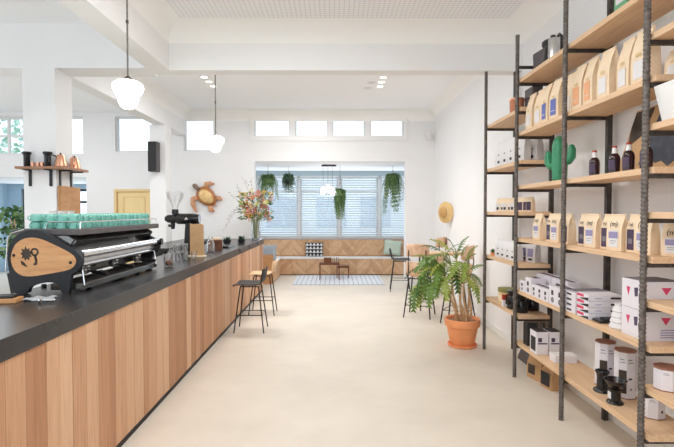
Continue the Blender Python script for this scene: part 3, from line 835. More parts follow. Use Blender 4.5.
for tip in [(-0.36, 0.0, 1.05), (-0.22, 0.05, 1.18), (-0.42, -0.05, 0.55), (-0.55, 0.0, 0.38), (-0.62, 0.05, 0.2), (0.42, -0.03, 0.80), (-0.1, 0.1, 1.2), (0.3, 0, 1.0), (-0.5, 0.05, 0.9)]:
    m1 = (tip[0] * 0.35, tip[1] * 0.5, 0.62 if tip[2] < 0.7 else tip[2] * 0.62); m2 = (tip[0] * .75, tip[1], (m1[2] + tip[2]) / 2 + 0.06)
    f.tube([(tip[0] * .05, 0, 0.36), m1, m2, tip], [0.003, 0.003, 0.0025, 0.0015], 4)
    for q in range(6):
        p = Vector(m2).lerp(Vector(tip), q / 5) + Vector((r3.uniform(-.04, .04), 0, r3.uniform(-.04, .04)))
        f.ball(p, 0.008, n=6)
f.build('twigs', M['twig'], fv)
# ================================================================== COLUMN SHELF AND PANEL
cs_ = thing('column_shelf', 'l shaped oak shelf on black brackets wrapped round the white column', 'shelf', (0, 0, 0))
MB().box(-3.49, 5.265, 2.065, -2.955, 5.395, 2.092).build('shelf_board', M['shelfd'], cs_, bevel=0.002)
MB().box(-3.11, 5.397, 2.065, -2.955, 5.80, 2.092).build('shelf_board', M['shelfd'], cs_, bevel=0.002)
for x in (-3.40, -3.17):
    b = MB().box(x - 0.016, 5.388, 1.88, x + 0.016, 5.398, 2.063).box(x - 0.016, 5.28, 2.052, x + 0.016, 5.388, 2.064)
    b.build('bracket', M['black'], cs_, bevel=0.001, seg=1)
for y in (5.47, 5.70):
    b = MB().box(-3.114, y - 0.016, 1.88, -3.104, y + 0.016, 2.063).box(-3.104, y - 0.016, 2.052, -2.975, y + 0.016, 2.064)
    b.build('bracket', M['black'], cs_, bevel=0.001, seg=1)
wpn = thing('oak_board', 'plain oak board hung on the side of the white column below the shelf', 'board', (0, 0, 0))
MB().box(-3.108, 5.42, 1.30, -3.09, 5.86, 1.885).box(-3.085, 5.42, 1.30, -3.07, 5.62, 1.885).build('board', M['oak'], wpn)
def make_canister():
    o = empty('black_canister')
    MB().lathe([(0.030, 0), (0.033, 0.006), (0.034, 0.115), (0.042, 0.14)], 20).build('body', M['blackp'], o, smooth=True)
    MB().lathe([(0.045, 0.14), (0.048, 0.145), (0.048, 0.158), (0.043, 0.163), (0, 0.163)], 20).build('lid', M['black'], o, smooth=True)
    return o
place('can', make_canister, (-3.395, 5.33, 2.093), 0, 'black brewer canister at the left end of the column shelf', 'canister')
place('can', make_canister, (-3.165, 5.33, 2.093), 0, 'black brewer canister in the middle of the column shelf', 'canister')
def make_kettle():
    o = empty('copper_kettle')
    MB().lathe([(0.062, 0), (0.066, 0.006), (0.054, 0.07), (0.040, 0.115), (0.036, 0.12)], 22).build('body', M['copper'], o, smooth=True)
    l = MB().lathe([(0.038, 0.12), (0.034, 0.13), (0.0, 0.134)], 18).build('lid', M['copper'], o, smooth=True)
    MB().lathe([(0.006, 0.133), (0.011, 0.142), (0.008, 0.152), (0, 0.154)], 12).build('knob', M['black'], l, smooth=True)
    MB().tube([(-0.065, 0, 0.03), (-0.10, 0, 0.04), (-0.095, 0, 0.09), (-0.13, 0, 0.125)], [0.009, 0.007, 0.005, 0.005], 8).build('spout', M['copper'], o, smooth=True)
    MB().tube([(0.045, 0, 0.11), (0.09, 0, 0.125), (0.115, 0, 0.09), (0.11, 0, 0.05)], 0.008, 8).build('handle', M['black'], o, smooth=True)
    return o
place('ket', make_kettle, (-3.025, 5.335, 2.093), -2.4, 'copper pour over kettle left of the pair on the column shelf', 'kettle')
place('ket', make_kettle, (-3.035, 5.64, 2.093), 1.9, 'copper pour over kettle right of the pair on the column shelf', 'kettle')
def make_copper_cup():
    o = empty('copper_cup')
    MB().lathe([(0.016, 0), (0.02, 0.045), (0.0185, 0.045), (0.015, 0.003), (0, 0.003)], 14).build('bowl', M['copper'], o, smooth=True)
    MB().tube([(0.019, 0, 0.038), (0.033, 0, 0.036), (0.033, 0, 0.014), (0.017, 0, 0.010)], 0.0025, 6).build('handle', M['copper'], o, smooth=True)
    return o
for k in range(3):
    place('ccup', make_copper_cup, (-3.325 + k * 0.052, 5.32 + 0.01 * (k % 2), 2.093), 0, '%s small copper cup from the left between the black canisters' % ORD[k], 'cup', 'small copper cups on the column shelf')

# speaker on the far column
sp = thing('wall_speaker', 'tall black loudspeaker on the far white column', 'speaker', (-3.285, 8.78, 2.32))
MB().box(-0.08, -0.09, 0, 0.08, 0.09, 0.54).build('cabinet', M['greybox'], sp, bevel=0.008)
MB().box(-0.072, -0.10, 0.01, 0.072, -0.09, 0.53).build('grille', M['blackm'], sp)
MB().box(-0.03, 0.09, 0.24, 0.03, 0.122, 0.30).build('bracket', M['black'], sp)
# white speaker in the back corner
ws = thing('corner_speaker', 'small white speaker in the back corner above the bay', 'speaker', (1.96, 10.12, 3.20))
MB().lathe([(0.0, -0.12), (0.06, -0.12), (0.075, -0.1), (0.075, 0.06), (0.05, 0.09), (0, 0.09)], 20, T_(0, -0.06, 0.0, rx=pi / 2 - 0.5, rz=-0.4)).build('body', M['white'], ws, smooth=True)
MB().box(-0.02, 0.0, -0.03, 0.02, 0.08, 0.03).build('bracket', M['greyink'], ws)

# ------------------------------------------------------------------ pendant lamps over the counter
def make_pendant():
    o = empty('pendant_lamp')
    MB().tube([(0, 0, 0.14), (0, 0, 1.13)], 0.007, 8).build('rod', M['rebar'], o, smooth=True)
    MB().lathe([(0.011, 0.56), (0.011, 0.585)], 10).build('rod_joint', M['steel'], o, smooth=True)
    MB().lathe([(0.05, 1.125), (0.05, 1.138), (0.0, 1.142)], 16).build('ceiling_rose', M['steel'], o, smooth=True)
    MB().lathe([(0.052, 0.105), (0.05, 0.115), (0.03, 0.128), (0.012, 0.142), (0, 0.145)], 20).build('cap', M['steel'], o, smooth=True)
    MB().lathe([(0.0, -0.118), (0.036, -0.114), (0.060, -0.096), (0.074, -0.060), (0.084, -0.015), (0.110, 0.022), (0.119, 0.052), (0.112, 0.08), (0.082, 0.10), (0.05, 0.107)], 28).build('glass_shade', M['opal'], o, smooth='all')
    return o
place('pend', make_pendant, (-1.65, 3.87, 2.535), 0, 'opal glass pendant lamp on a rod nearest above the coffee machine', 'lamp')
place('pend', make_pendant, (-1.65, 6.7, 2.535), 0, 'opal glass pendant lamp on a rod farther along above the bar', 'lamp')
for y in (3.87, 6.7):
    l = bpy.data.lights.new('lamp_light', 'POINT'); l.energy = 8; l.color = (1, 0.93, 0.84); l.shadow_soft_size = 0.13
    lo = bpy.data.objects.new('lamp_light', l); lo.location = (-1.65, y, 2.36); COL.objects.link(lo)
# recessed downlights
def make_down():
    o = empty('downlight')
    MB().lathe([(0.05, 0.0), (0.072, -0.006), (0.075, 0.0)], 20, cap=False).build('trim_ring', M['trimw'], o, smooth=True)
    MB().lathe([(0.0, -0.003), (0.05, -0.003)], 20, cap=False).build('lens', M['bulb'], o)
    return o
def make_down_off():
    o = empty('downlight')
    MB().lathe([(0.05, 0.0), (0.072, -0.006), (0.075, 0.0)], 20, cap=False).build('trim_ring', M['trimw'], o, smooth=True)
    MB().lathe([(0.0, -0.003), (0.05, -0.003)], 20, cap=False).build('lens', M['white'], o)
    return o
for side_, x0 in (('left', -2.03), ('right', 0.765)):
    for k in range(3):
        y = 7.55 + k * 0.27
        place('down', make_down, (x0, y, ZC - 0.001), 0, '%s lit recessed downlight of the %s row behind the cross beam' % (['nearest', 'middle', 'farthest'][k], side_), 'ceiling light')
        l = bpy.data.lights.new('downlight_light', 'SPOT'); l.energy = 32; l.spot_size = R(110); l.spot_blend = 0.8; l.color = (1, 0.93, 0.85); l.shadow_soft_size = 0.08
        lo = bpy.data.objects.new('downlight_light', l); lo.location = (x0, y, ZC - 0.03); COL.objects.link(lo)
place('downoff', make_down_off, (0.60, 7.85, ZC - 0.001), 0, 'unlit recessed downlight nearer of two left of the lit right row', 'ceiling light')
place('downoff', make_down_off, (0.565, 8.2, ZC - 0.001), 0, 'unlit recessed downlight farther of two left of the lit right row', 'ceiling light')

# ================================================================== BAY: bench, blinds, plants
def clip(poly, x0, x1, z0, z1):
    def cut(p, inside, inter):
        out = []
        for i in range(len(p)):
            a, b = p[i - 1], p[i]
            if inside(b):
                if not inside(a): out.append(inter(a, b))
                out.append(b)
            elif inside(a): out.append(inter(a, b))
        return out
    def ix(x): return lambda a, b: (x, a[1] + (b[1] - a[1]) * (x - a[0]) / (b[0] - a[0]))
    def iz(z): return lambda a, b: (a[0] + (b[0] - a[0]) * (z - a[1]) / (b[1] - a[1]), z)
    for ins, it in ((lambda p: p[0] >= x0 - 1e-9, ix(x0)), (lambda p: p[0] <= x1 + 1e-9, ix(x1)), (lambda p: p[1] >= z0 - 1e-9, iz(z0)), (lambda p: p[1] <= z1 + 1e-9, iz(z1))):
        poly = cut(poly, ins, it)
        if len(poly) < 3: return []
    return poly
def chevron(x0, x1, z0, z1, cw=0.32, bw=0.085, y0=0, y1=0.012, T=None):
    mb = MB(); n = int((x1 - x0) / cw) + 2; k = 0
    for c in range(n):
        xa = x0 + c * cw; xb = xa + cw
        s = 1 if c % 2 == 0 else -1
        z = z0 - cw - bw
        while z < z1 + cw:
            za, zb = (z, z + cw) if s == 1 else (z + cw, z)
            g = 0.0016
            p = clip([(xa + g, za + g), (xb - g, zb + g), (xb - g, zb + bw - g), (xa + g, za + bw - g)], x0, x1, z0, z1)
            if len(p) >= 3: mb.prism(p, y0, y1, T)
            z += bw
    return mb
bn = thing('window_bench', 'built in oak chevron bench running along the bay window and its left side', 'bench', (0, 0, 0))
chevron(-2.05, 2.12, 0.46, 0.86, y0=12.44, y1=12.452).build('backrest_boards', M['chev'], bn)
MB().box(-2.05, 12.453, 0.0, 2.12, 12.52, 0.862).build('backrest_panel', M['oakx'], bn)
chevron(-1.36, 2.12, 0.02, 0.405, y0=12.0, y1=12.012).build('front_boards', M['chev'], bn)
MB().box(-1.36, 12.013, 0.0, 2.12, 12.45, 0.405).build('carcass', M['blackm'], bn)
MB().box(-1.36, 11.98, 0.408, 2.12, 12.44, 0.438).box(-2.05, 10.56, 0.408, -1.345, 12.44, 0.438).build('seat', M['white'], bn, bevel=0.003)
Tm = Matrix.Rotation(pi / 2, 4, 'Z')
chevron(10.60, 12.0, 0.02, 0.405, y0=1.352, y1=1.364, T=Tm).build('side_front_boards', M['chev'], bn)
MB().box(-2.05, 10.60, 0.0, -1.366, 12.45, 0.405).build('side_carcass', M['blackm'], bn)
MB().box(-2.07, 10.53, 0.0, -1.345, 10.557, 0.645).build('end_panel', M['oak'], bn, bevel=0.002)

def cushion(name, w, h, d, m, loc, rx, rz, label, ry=0.0):
    n = 12; top = []; bot = []
    for i in range(n + 1):
        r1 = []; r2 = []
        for j in range(n + 1):
            u = -1 + 2 * i / n; v = -1 + 2 * j / n
            pin = 1 - 0.06 * (1 - abs(u)) * abs(v) ** 3; pin2 = 1 - 0.06 * (1 - abs(v)) * abs(u) ** 3
            th = d / 2 * max(0.0, (1 - u ** 4) * (1 - v ** 4)) ** 0.6
            r1.append((u * w / 2 * pin2, -th, h / 2 + v * h / 2 * pin)); r2.append((u * w / 2 * pin2, th, h / 2 + v * h / 2 * pin))
        top.append(r1); bot.append(r2)
    mb = MB(); mb.grid(top); mb.grid(bot)
    bmesh.ops.remove_doubles(mb.bm, verts=mb.bm.verts, dist=1e-5)
    return tag(mb.build(name, m, smooth='all', loc=loc, rot=(rx, ry, rz)), label, 'cushion')
def houndmat():
    m, nt, p = newmat('black and white woven pattern')
    tc = nt.nodes.new('ShaderNodeTexCoord')
    sep = nt.nodes.new('ShaderNodeSeparateXYZ'); nt.links.new(tc.outputs['Object'], sep.inputs[0])
    def fr(sock, s, off=0.0):
        a = nt.nodes.new('ShaderNodeMath'); a.operation = 'MULTIPLY_ADD'; a.inputs[1].default_value = s; a.inputs[2].default_value = off
        nt.links.new(sock, a.inputs[0])
        b = nt.nodes.new('ShaderNodeMath'); b.operation = 'FRACT'; nt.links.new(a.outputs[0], b.inputs[0]); return b.outputs[0]
    u = fr(sep.outputs['X'], 1 / 0.092); v = fr(sep.outputs['Z'], 1 / 0.092)
    a = nt.nodes.new('ShaderNodeMath'); a.operation = 'SUBTRACT'; nt.links.new(u, a.inputs[0]); a.inputs[1].default_value = 0.5
    ab = nt.nodes.new('ShaderNodeMath'); ab.operation = 'ABSOLUTE'; nt.links.new(a.outputs[0], ab.inputs[0])
    # triangles: |u-0.5| < v*0.5
    h = nt.nodes.new('ShaderNodeMath'); h.operation = 'MULTIPLY'; h.inputs[1].default_value = 0.62; nt.links.new(v, h.inputs[0])
    lt = nt.nodes.new('ShaderNodeMath'); lt.operation = 'LESS_THAN'; nt.links.new(ab.outputs[0], lt.inputs[0]); nt.links.new(h.outputs[0], lt.inputs[1])
    mx = nt.nodes.new('ShaderNodeMix'); mx.data_type = 'RGBA'
    mx.inputs[6].default_value = (0.72, 0.72, 0.72, 1); mx.inputs[7].default_value = (0.03, 0.03, 0.04, 1)
    nt.links.new(lt.outputs[0], mx.inputs[0]); nt.links.new(mx.outputs[2], p.inputs['Base Color'])
    p.inputs['Roughness'].default_value = 0.9
    return m
cushion('cushion', 0.46, 0.36, 0.13, houndmat(), (-0.52, 12.30, 0.44), -0.18, 0, 'black and white triangle patterned cushion on the window bench')
cushion('cushion', 0.46, 0.40, 0.15, M['sage'], (1.47, 12.27, 0.470), -0.22, 0, 'plain pale sage cushion at the right end of the window bench', ry=0.12)
cushion('cushion', 0.44, 0.40, 0.14, M['greycush'], (-1.52, 10.72, 0.45), -0.15, 0, 'grey blue cushion behind the oak end panel left of the bench')

# venetian blinds, one for each window light
for k, (a, b) in enumerate(BW):
    vb = thing('venetian_blind', 'pale blue grey venetian blind, %s from the left in the bay' % ORD[k], 'blind', (0, 12.66, 0))
    m = MB(); z = 0.92
    while z < 2.48:
        m.box(a + 0.005, -0.022, z - 0.0012, b - 0.005, 0.022, z + 0.0012, Matrix.Translation((0, 0, z)) @ Matrix.Rotation(R(-33), 4, 'X') @ Matrix.Translation((0, 0, -z)))
        z += 0.062
    m.build('slats', M['blind'], vb)
    MB().box(a + 0.003, -0.025, 2.49, b - 0.003, 0.03, 2.53).build('headrail', M['blind'], vb)
    MB().box(a + 0.005, -0.018, 0.885, b - 0.005, 0.018, 0.90).build('bottom_rail', M['blind'], vb)
    c = MB()
    for x in (a + 0.12, b - 0.12): c.tube([(x, -0.026, 0.89), (x, -0.026, 2.5)], 0.0015, 5)
    c.build('cords', M['white'], vb)

# hanging plants under the bay ceiling
def hanging(name, loc, top, label, n, length, spread, leafm, lw=0.02, pot_r=0.11, seed=1, straight=False, up=0.26):
    r = random.Random(seed)
    o = thing(name, label, 'plant', loc)
    MB().lathe([(pot_r * .7, -pot_r * 0.9), (pot_r, -0.02), (pot_r * 1.02, 0.0), (pot_r * .93, 0.0), (pot_r * .65, -pot_r * .85), (0, -pot_r * .85)], 18).build('pot', M['blackm'], o, smooth=True)
    c = MB()
    for k in range(3):
        a = 2 * pi * k / 3 + 0.5
        c.tube([(pot_r * cos(a), pot_r * sin(a), -0.01), (0, 0, min(0.25, top - loc[2])), ], 0.003, 5)
    c.tube([(0, 0, min(0.25, top - loc[2]) - 0.005), (0, 0, top - loc[2])], 0.004, 5)
    c.build('hanger', M['twig'], o)
    f = MB(); st_ = MB()
    for k in range(n):
        a = r.uniform(0, 2 * pi); L_ = length * r.uniform(0.2, 1.0); sp_ = spread * r.uniform(0.35, 1.0)
        p = []; 
        L_ *= 1.0 if k % 3 else 0.45
        for q in range(9):
            t = q / 8
            rad = pot_r * 0.4 + sp_ * (1 - (1 - t) ** (1.5 if not straight else 2.4)) * (1.0 if not straight else 1.0 - 0.45 * t)
            z = up * sin(min(1.0, t * 2.0) * pi / 2) * (1 - t * 0.7) - L_ * t ** (1.9 if not straight else 1.3)
            p.append(Vector((rad * cos(a) + r.uniform(-.016, .016), rad * sin(a) + r.uniform(-.016, .016), z)))
        if straight != 'leafy':
            st_.tube(p, 0.0025, 4)
        for q in range(1, 9):
            for s in (-1, 1):
                for h in (0.0, 0.5):
                    b0 = p[q - 1].lerp(p[q], h); d = (p[q] - p[q - 1]).normalized()
                    side_ = Vector((-sin(a), cos(a), 0)) * s
                    tip = b0 + (side_ * 0.8 + d * 0.55 + Vector((0, 0, -0.15))).normalized() * lw * 3.2 * r.uniform(.7, 1.15)
                    w = d * lw * 0.55
                    f.add([b0 - w * .3, (b0 + tip) / 2 + w, tip, (b0 + tip) / 2 - w], [(0, 1, 2, 3)])
    f.build('foliage', leafm, o)
    st_.build('stems', M['gstem'], o)
    return o
hanging('hanging_fern', (-1.56, 11.3, 2.30), 2.66, 'full hanging fern at the left end of the bay behind the flowers', 60, 0.60, 0.22, M['fern'], 0.022, 0.10, 2)
hanging('hanging_plant', (-1.10, 11.6, 2.32), 2.66, 'small trailing hanging plant left of the three glass pendants', 26, 0.36, 0.15, M['ivy'], 0.026, 0.085, 5)
hanging('hanging_plant', (0.13, 11.3, 2.04), 2.66, 'long green hanging plant right of the three glass pendants', 70, 0.74, 0.15, M['fern'], 0.024, 0.10, 8, True, 0.16)
hanging('hanging_fern', (1.36, 11.2, 2.32), 2.66, 'large hanging fern with long trails at the right end of the bay', 80, 0.95, 0.24, M['fern'], 0.022, 0.12, 9)

# cluster of three glass pendants
cp = thing('pendant_cluster', 'three clear glass pendants on one black oval ceiling plate in the bay', 'lamp', (-0.13, 11.0, 0))
MB().lathe([(0.17, 2.625), (0.17, 2.655), (0.165, 2.659), (0, 2.659)], 28, Matrix.Diagonal((1, 0.5, 1, 1))).build('ceiling_plate', M['black'], cp, smooth=True)
for x, y, z in ((-0.13, 0.0, 2.10), (-0.02, 0.04, 2.16), (0.08, -0.04, 2.08)):
    c = MB().tube([(x, y, z + 0.12), (x, y, 2.63)], 0.003, 6).build('cord', M['black'], cp)
    MB().lathe([(0.018, z + 0.05), (0.018, z + 0.12), (0.006, z + 0.13)], 12).build('socket', M['brushed'], cp, loc=(x, y, 0), smooth=True)
    g = MB().lathe([(0.02, z + 0.08), (0.045, z + 0.05), (0.085, z - 0.04), (0.095, z - 0.10), (0.09, z - 0.12)], 20, cap=False).build('glass_shade', M['glass'], cp, loc=(x, y, 0), smooth='all')
    MB().ball((0, 0, z - 0.04), 0.06, 0.06, 0.07, 14).build('bulb', M['opal'], g, smooth='all')

# rug and nesting tables
rg = MB(); rg.box(-0.92, 10.42, 0.001, 1.10, 11.92, 0.010)
rug = thing('bay_rug', 'white woven rug with thin grid lines in front of the bench', 'rug', (0, 0, 0))
rg.build('pile', M['rug'], rug)
f = MB()
for k in range(60):
    x = -0.915 + k * 2.01 / 59
    f.box(x, 10.36, 0.001, x + 0.012, 10.42, 0.006); f.box(x, 11.92, 0.001, x + 0.012, 11.96, 0.006)
f.build('fringe', M['greyink'], rug)
def nest(loc, w, d, h, label, rz=0):
    o = thing('nesting_table', label, 'table', loc, rz)
    MB().box(-w / 2, -d / 2, h - 0.022, w / 2, d / 2, h).build('tabletop', M['walnut'], o, bevel=0.003)
    MB().box(-w / 2 + 0.02, -d / 2 + 0.02, h - 0.05, w / 2 - 0.02, d / 2 - 0.02, h - 0.0225).build('apron', M['walnut'], o)
    for sx in (-1, 1):
        for sy in (-1, 1):
            MB().tube([(sx * (w / 2 - 0.012), sy * (d / 2 - 0.012), h - 0.023), (sx * (w / 2 - 0.012), sy * (d / 2 - 0.012), 0)], [0.012, 0.009], 8).build('leg', M['walnut'], o, smooth=True)
    return o
nest((-0.115, 11.18, 0.0105), 0.47, 0.32, 0.40, 'larger dark wood nesting table with a brown box on the rug')
nest((0.20, 11.50, 0.0105), 0.30, 0.28, 0.29, 'smaller lower dark wood nesting table tucked at right on the rug')
bx = thing('wooden_box', 'small brown wooden box with handles on the larger nesting table', 'box', (-0.16, 11.15, 0.411))
MB().box(-0.085, -0.06, 0, 0.085, 0.06, 0.09).build('box', M['walnut'], bx, bevel=0.004)
MB().box(-0.09, -0.065, 0.0905, 0.09, 0.065, 0.11).build('lid', M['walnut'], bx, bevel=0.004)
for k, x in enumerate((-0.03, 0.02, 0.07)):
    place('tglass', lambda: MB().lathe([(0.022, 0), (0.03, 0.12), (0.028, 0.12), (0.021, 0.005), (0, 0.005)], 14).build('drinking_glass', M['glass'], smooth=True), (x, 11.14 + 0.03 * (k % 2), 0.411), 0, '%s clear glass right of the brown box on the nesting table' % ORD[k], 'glass', 'glasses on the nesting table')

# ================================================================== STOOLS
def make_stool(seat_m, back_h, sh=0.635, w=0.40, dsp=0.37, leg_m=None):
    """low back bar stool, back towards +x"""
    def mk():
        lm = leg_m or M['black']
        o = empty('bar_stool')
        prof = [(-0.22, -0.022), (-0.205, -0.004), (-0.12, 0.0), (0.0, -0.006), (0.10, -0.002), (0.15, 0.025), (0.178, 0.08), (0.20, back_h)]
        P = [[(x + (0.0 if z < 0.03 else -0.03 * (2 * j / 8 - 1) ** 2), -w / 2 * (0.93 if z > 0.1 else 1.0) + w * (0.93 if z > 0.1 else 1.0) * j / 8, sh + z + 0.012 * (2 * j / 8 - 1) ** 2 * (1 if z < 0.05 else 0)) for j in range(9)] for x, z in prof]
        MB().grid(P, 0.014).build('seat_shell', seat_m, o, smooth='all')
        fr_ = MB(); q = sh - 0.032
        fr_.tube([(-0.13, -0.12, q), (0.11, -0.12, q), (0.11, 0.12, q), (-0.13, 0.12, q)], 0.008, 8, closed=True)
        fr_.build('seat_frame', lm, o, smooth=True)
        for sx in (-1, 1):
            for sy in (-1, 1):
                x0 = -0.13 if sx < 0 else 0.11
                MB().tube([(x0, sy * 0.12, q), (sx * 0.195 - 0.01, sy * dsp / 2, 0.012), (sx * 0.197 - 0.01, sy * (dsp / 2 + .001), 0.0)], [0.009, 0.008, 0.010], 8).build('leg', lm, o, smooth=True)
        t = 0.62
        fx0 = -0.13 + (-0.205 + 0.13) * t; fx1 = 0.11 + (0.185 - 0.11) * t; fy = 0.12 + (dsp / 2 - 0.12) * t; z = q * (1 - t)
        MB().tube([(fx0, -fy, z), (fx1, -fy, z), (fx1, fy, z), (fx0, fy, z)], 0.006, 8, closed=True).build('footrest', lm, o, smooth=True)
        return o
    return mk
place('bs', make_stool(M['wicker'], 0.205), (-1.115, 6.45, 0), 0.0, 'black woven bar stool nearest the camera at the oak counter', 'stool')
place('ws', make_stool(M['pine'], 0.20), (-1.11, 7.5, 0), 0.0, 'oak seated bar stool behind the black one at the counter', 'stool')
place('bs', None, (1.31, 9.66, 0.0), pi * 0.97, 'black woven bar stool standing alone right of the bench', 'stool')
def make_rattan():
    """tub seat with a separate curved backrest panel above it, back towards +x"""
    o = empty('rattan_stool'); sh = 0.62
    prof = [(-0.19, -0.012), (-0.17, 0.0), (0.0, -0.012), (0.12, 0.0), (0.165, 0.05), (0.18, 0.13), (0.185, 0.22)]
    P = [[(x - (0.0 if z < 0.03 else 0.09 * (2 * j / 8 - 1) ** 2), (-0.19 + 0.38 * j / 8) * (1.0 if z < 0.03 else 0.97), sh + z + (0.04 * (2 * j / 8 - 1) ** 2 if z < 0.03 else 0)) for j in range(9)] for x, z in prof]
    MB().grid(P, 0.014).build('seat_shell', M['rattan'], o, smooth='all')
    P = [[(0.195 + 0.015 * q / 4 - 0.07 * (2 * j / 10 - 1) ** 2, -0.165 + 0.33 * j / 10, 0.925 + 0.19 * q / 4 * (1 - 0.10 * (2 * j / 10 - 1) ** 4)) for j in range(11)] for q in range(5)]
    MB().grid(P, 0.014).build('backrest', M['rattan'], o, smooth='all')
    for sy in (-1, 1):
        MB().tube([(0.12, sy * 0.15, sh - 0.02), (0.185, sy * 0.135, 0.86), (0.175, sy * 0.13, 1.02)], 0.008, 8).build('back_rod', M['black'], o, smooth=True)
    q = sh - 0.036
    MB().tube([(-0.13, -0.14, q), (0.11, -0.14, q), (0.11, 0.14, q), (-0.13, 0.14, q)], 0.009, 8, closed=True).build('seat_frame', M['black'], o, smooth=True)
    for sx in (-1, 1):
        for sy in (-1, 1):
            MB().tube([(sx * 0.12 - 0.01, sy * 0.14, q), (sx * 0.20, sy * 0.20, 0.0)], [0.011, 0.010], 8).build('leg', M['black'], o, smooth=True)
    t = 0.68; a = 0.12 + 0.08 * t; b = 0.14 + 0.06 * t; z = q * (1 - t)
    MB().tube([(-a, -b, z), (a, -b, z), (a, b, z), (-a, b, z)], 0.006, 8, closed=True).build('footrest', M['black'], o, smooth=True)
    return o
place('rs', make_rattan, (1.30, 7.30, 0.0), R(-112), 'rattan bar stool standing behind the left half of the potted plant', 'stool')
place('rs', None, (1.79, 6.90, 0.0), R(-30), 'rattan bar stool between the potted plant and the shelving', 'stool')
place('rs', None, (1.90, 9.15, 0.0), R(-40), 'rattan bar stool farthest back below the straw hat', 'stool')
ht = thing('high_table', 'narrow pale wood high table reaching out from the right wall', 'table', (0, 0, 0))
MB().box(1.33, 7.60, 0.895, 2.10, 8.02, 0.93).build('tabletop', M['pine'], ht, bevel=0.003)
MB().box(2.105, 7.66, 0.80, 2.128, 7.96, 0.894).build('wall_batten', M['pine'], ht)
for y in (7.66, 7.96):
    MB().tube([(1.42, y, 0.894), (1.38, y, 0.0)], [0.014, 0.011], 8).build('leg', M['black'], ht, smooth=True)
MB().tube([(1.40, 7.67, 0.3), (1.40, 7.95, 0.3)], 0.008, 8).build('leg_brace', M['black'], ht, smooth=True)

# ================================================================== POTTED PLANT
pp = thing('potted_plant', 'large split leaf plant in a terracotta pot on the floor', 'plant', (1.52, 5.67, 0))
MB().lathe([(0.150, 0), (0.165, 0.004), (0.172, 0.03), (0.166, 0.032), (0.158, 0.014), (0, 0.012)], 36).build('saucer', M['terra'], pp, smooth=True)
MB().lathe([(0.135, 0.014), (0.140, 0.02), (0.182, 0.235), (0.190, 0.24), (0.204, 0.245), (0.210, 0.325), (0.204, 0.332), (0.188, 0.330), (0.180, 0.29), (0, 0.285)], 40).build('pot', M['terra'], pp, smooth=True)
MB().lathe([(0.0, 0.300), (0.10, 0.306), (0.181, 0.298)], 30, cap=False).build('soil', M['soil'], pp, smooth=True)
rp = random.Random(21)
sm = MB(); crowns = []
for (x0, y0, x1, y1, z1) in [(-0.05, 0.0, -0.13, 0.02, 0.95), (0.0, 0.05, -0.05, 0.1, 1.02), (0.04, -0.04, 0.0, -0.05, 0.88), (0.07, 0.03, 0.08, 0.05, 0.92), (-0.08, -0.05, -0.22, -0.05, 0.84), (0.02, 0.0, -0.02, 0.0, 0.75), (0.10, -0.02, 0.05, -0.06, 0.7)]:
    mid = ((x0 + x1) / 2 + rp.uniform(-.03, .03), (y0 + y1) / 2 + rp.uniform(-.03, .03), 0.3 + (z1 - 0.3) * .5)
    sm.tube([(x0, y0, 0.27), (x0 * .8 + mid[0] * .2, y0 * .8 + mid[1] * .2, 0.42), mid, (x1, y1, z1)], [0.016, 0.014, 0.013, 0.010], 8)
    crowns.append(Vector((x1, y1, z1))); crowns.append(Vector(mid))
sm.build('stems', M['stem'], pp, smooth=True)
def lobed(mb, base, tip, width, r, droop=0.25, n=7):
    """a split leaf: paired curved fingers along a sagging midrib"""
    base = Vector(base); tip = Vector(tip); L_ = (tip - base).length
    d = (tip - base).normalized(); side_ = d.cross(Vector((0, 0, 1)))
    if side_.length < 0.2: side_ = d.cross(Vector((r.uniform(-.5, .5), 1, 0)))
    side_.normalize()
    roll = r.uniform(-0.6, 0.6); nor = side_.cross(d).normalized()
    side_ = (side_ * cos(roll) + nor * sin(roll)); nor = side_.cross(d).normalized()
    def mid(t): return base + (tip - base) * t + nor * (L_ * droop * 0.5 * sin(pi * t))
    vs = []; fs = []
    prevl = None
    mr = L_ * 0.035
    # blade strip by the midrib, sharing its vertices with the fingers so that one leaf is one island
    N = 2 * n + 1
    for i in range(N):
        t = i / (N - 1); c = mid(t); w_ = width * 0.065 * (1 - t * 0.6)
        vs += [c - side_ * w_, c, c + side_ * w_]
    for i in range(N - 1):
        fs += [(3 * i, 3 * i + 1, 3 * i + 4, 3 * i + 3), (3 * i + 1, 3 * i + 2, 3 * i + 5, 3 * i + 4)]
    for i in range(n):
        t = (i + 0.5) / n
        fl = width * (0.62 + 0.5 * sin(pi * min(1, t * 1.15 + 0.12))) * (1 - 0.25 * t) * 0.62
        for s, off in ((-1, 0), (1, 2)):
            a = 3 * (2 * i) + off; b = 3 * (2 * i + 2) + off
            A = vs[a]; B = vs[b]; c = (A + B) / 2
            dirn = (side_ * s * 0.85 + d * (0.25 + 0.65 * t)).normalized()
            g = nor * (-fl * 0.18)
            m_ = c + dirn * fl * 0.6 + nor * fl * 0.05; e_ = c + dirn * fl + g
            w_ = (B - A) * 0.27
            k = len(vs); vs += [m_ - w_, m_ + w_, e_]
            fs += [(a, b, k + 1, k), (k, k + 1, k + 2)]
    mb.add(vs, fs)
lf = MB(); pt = MB()
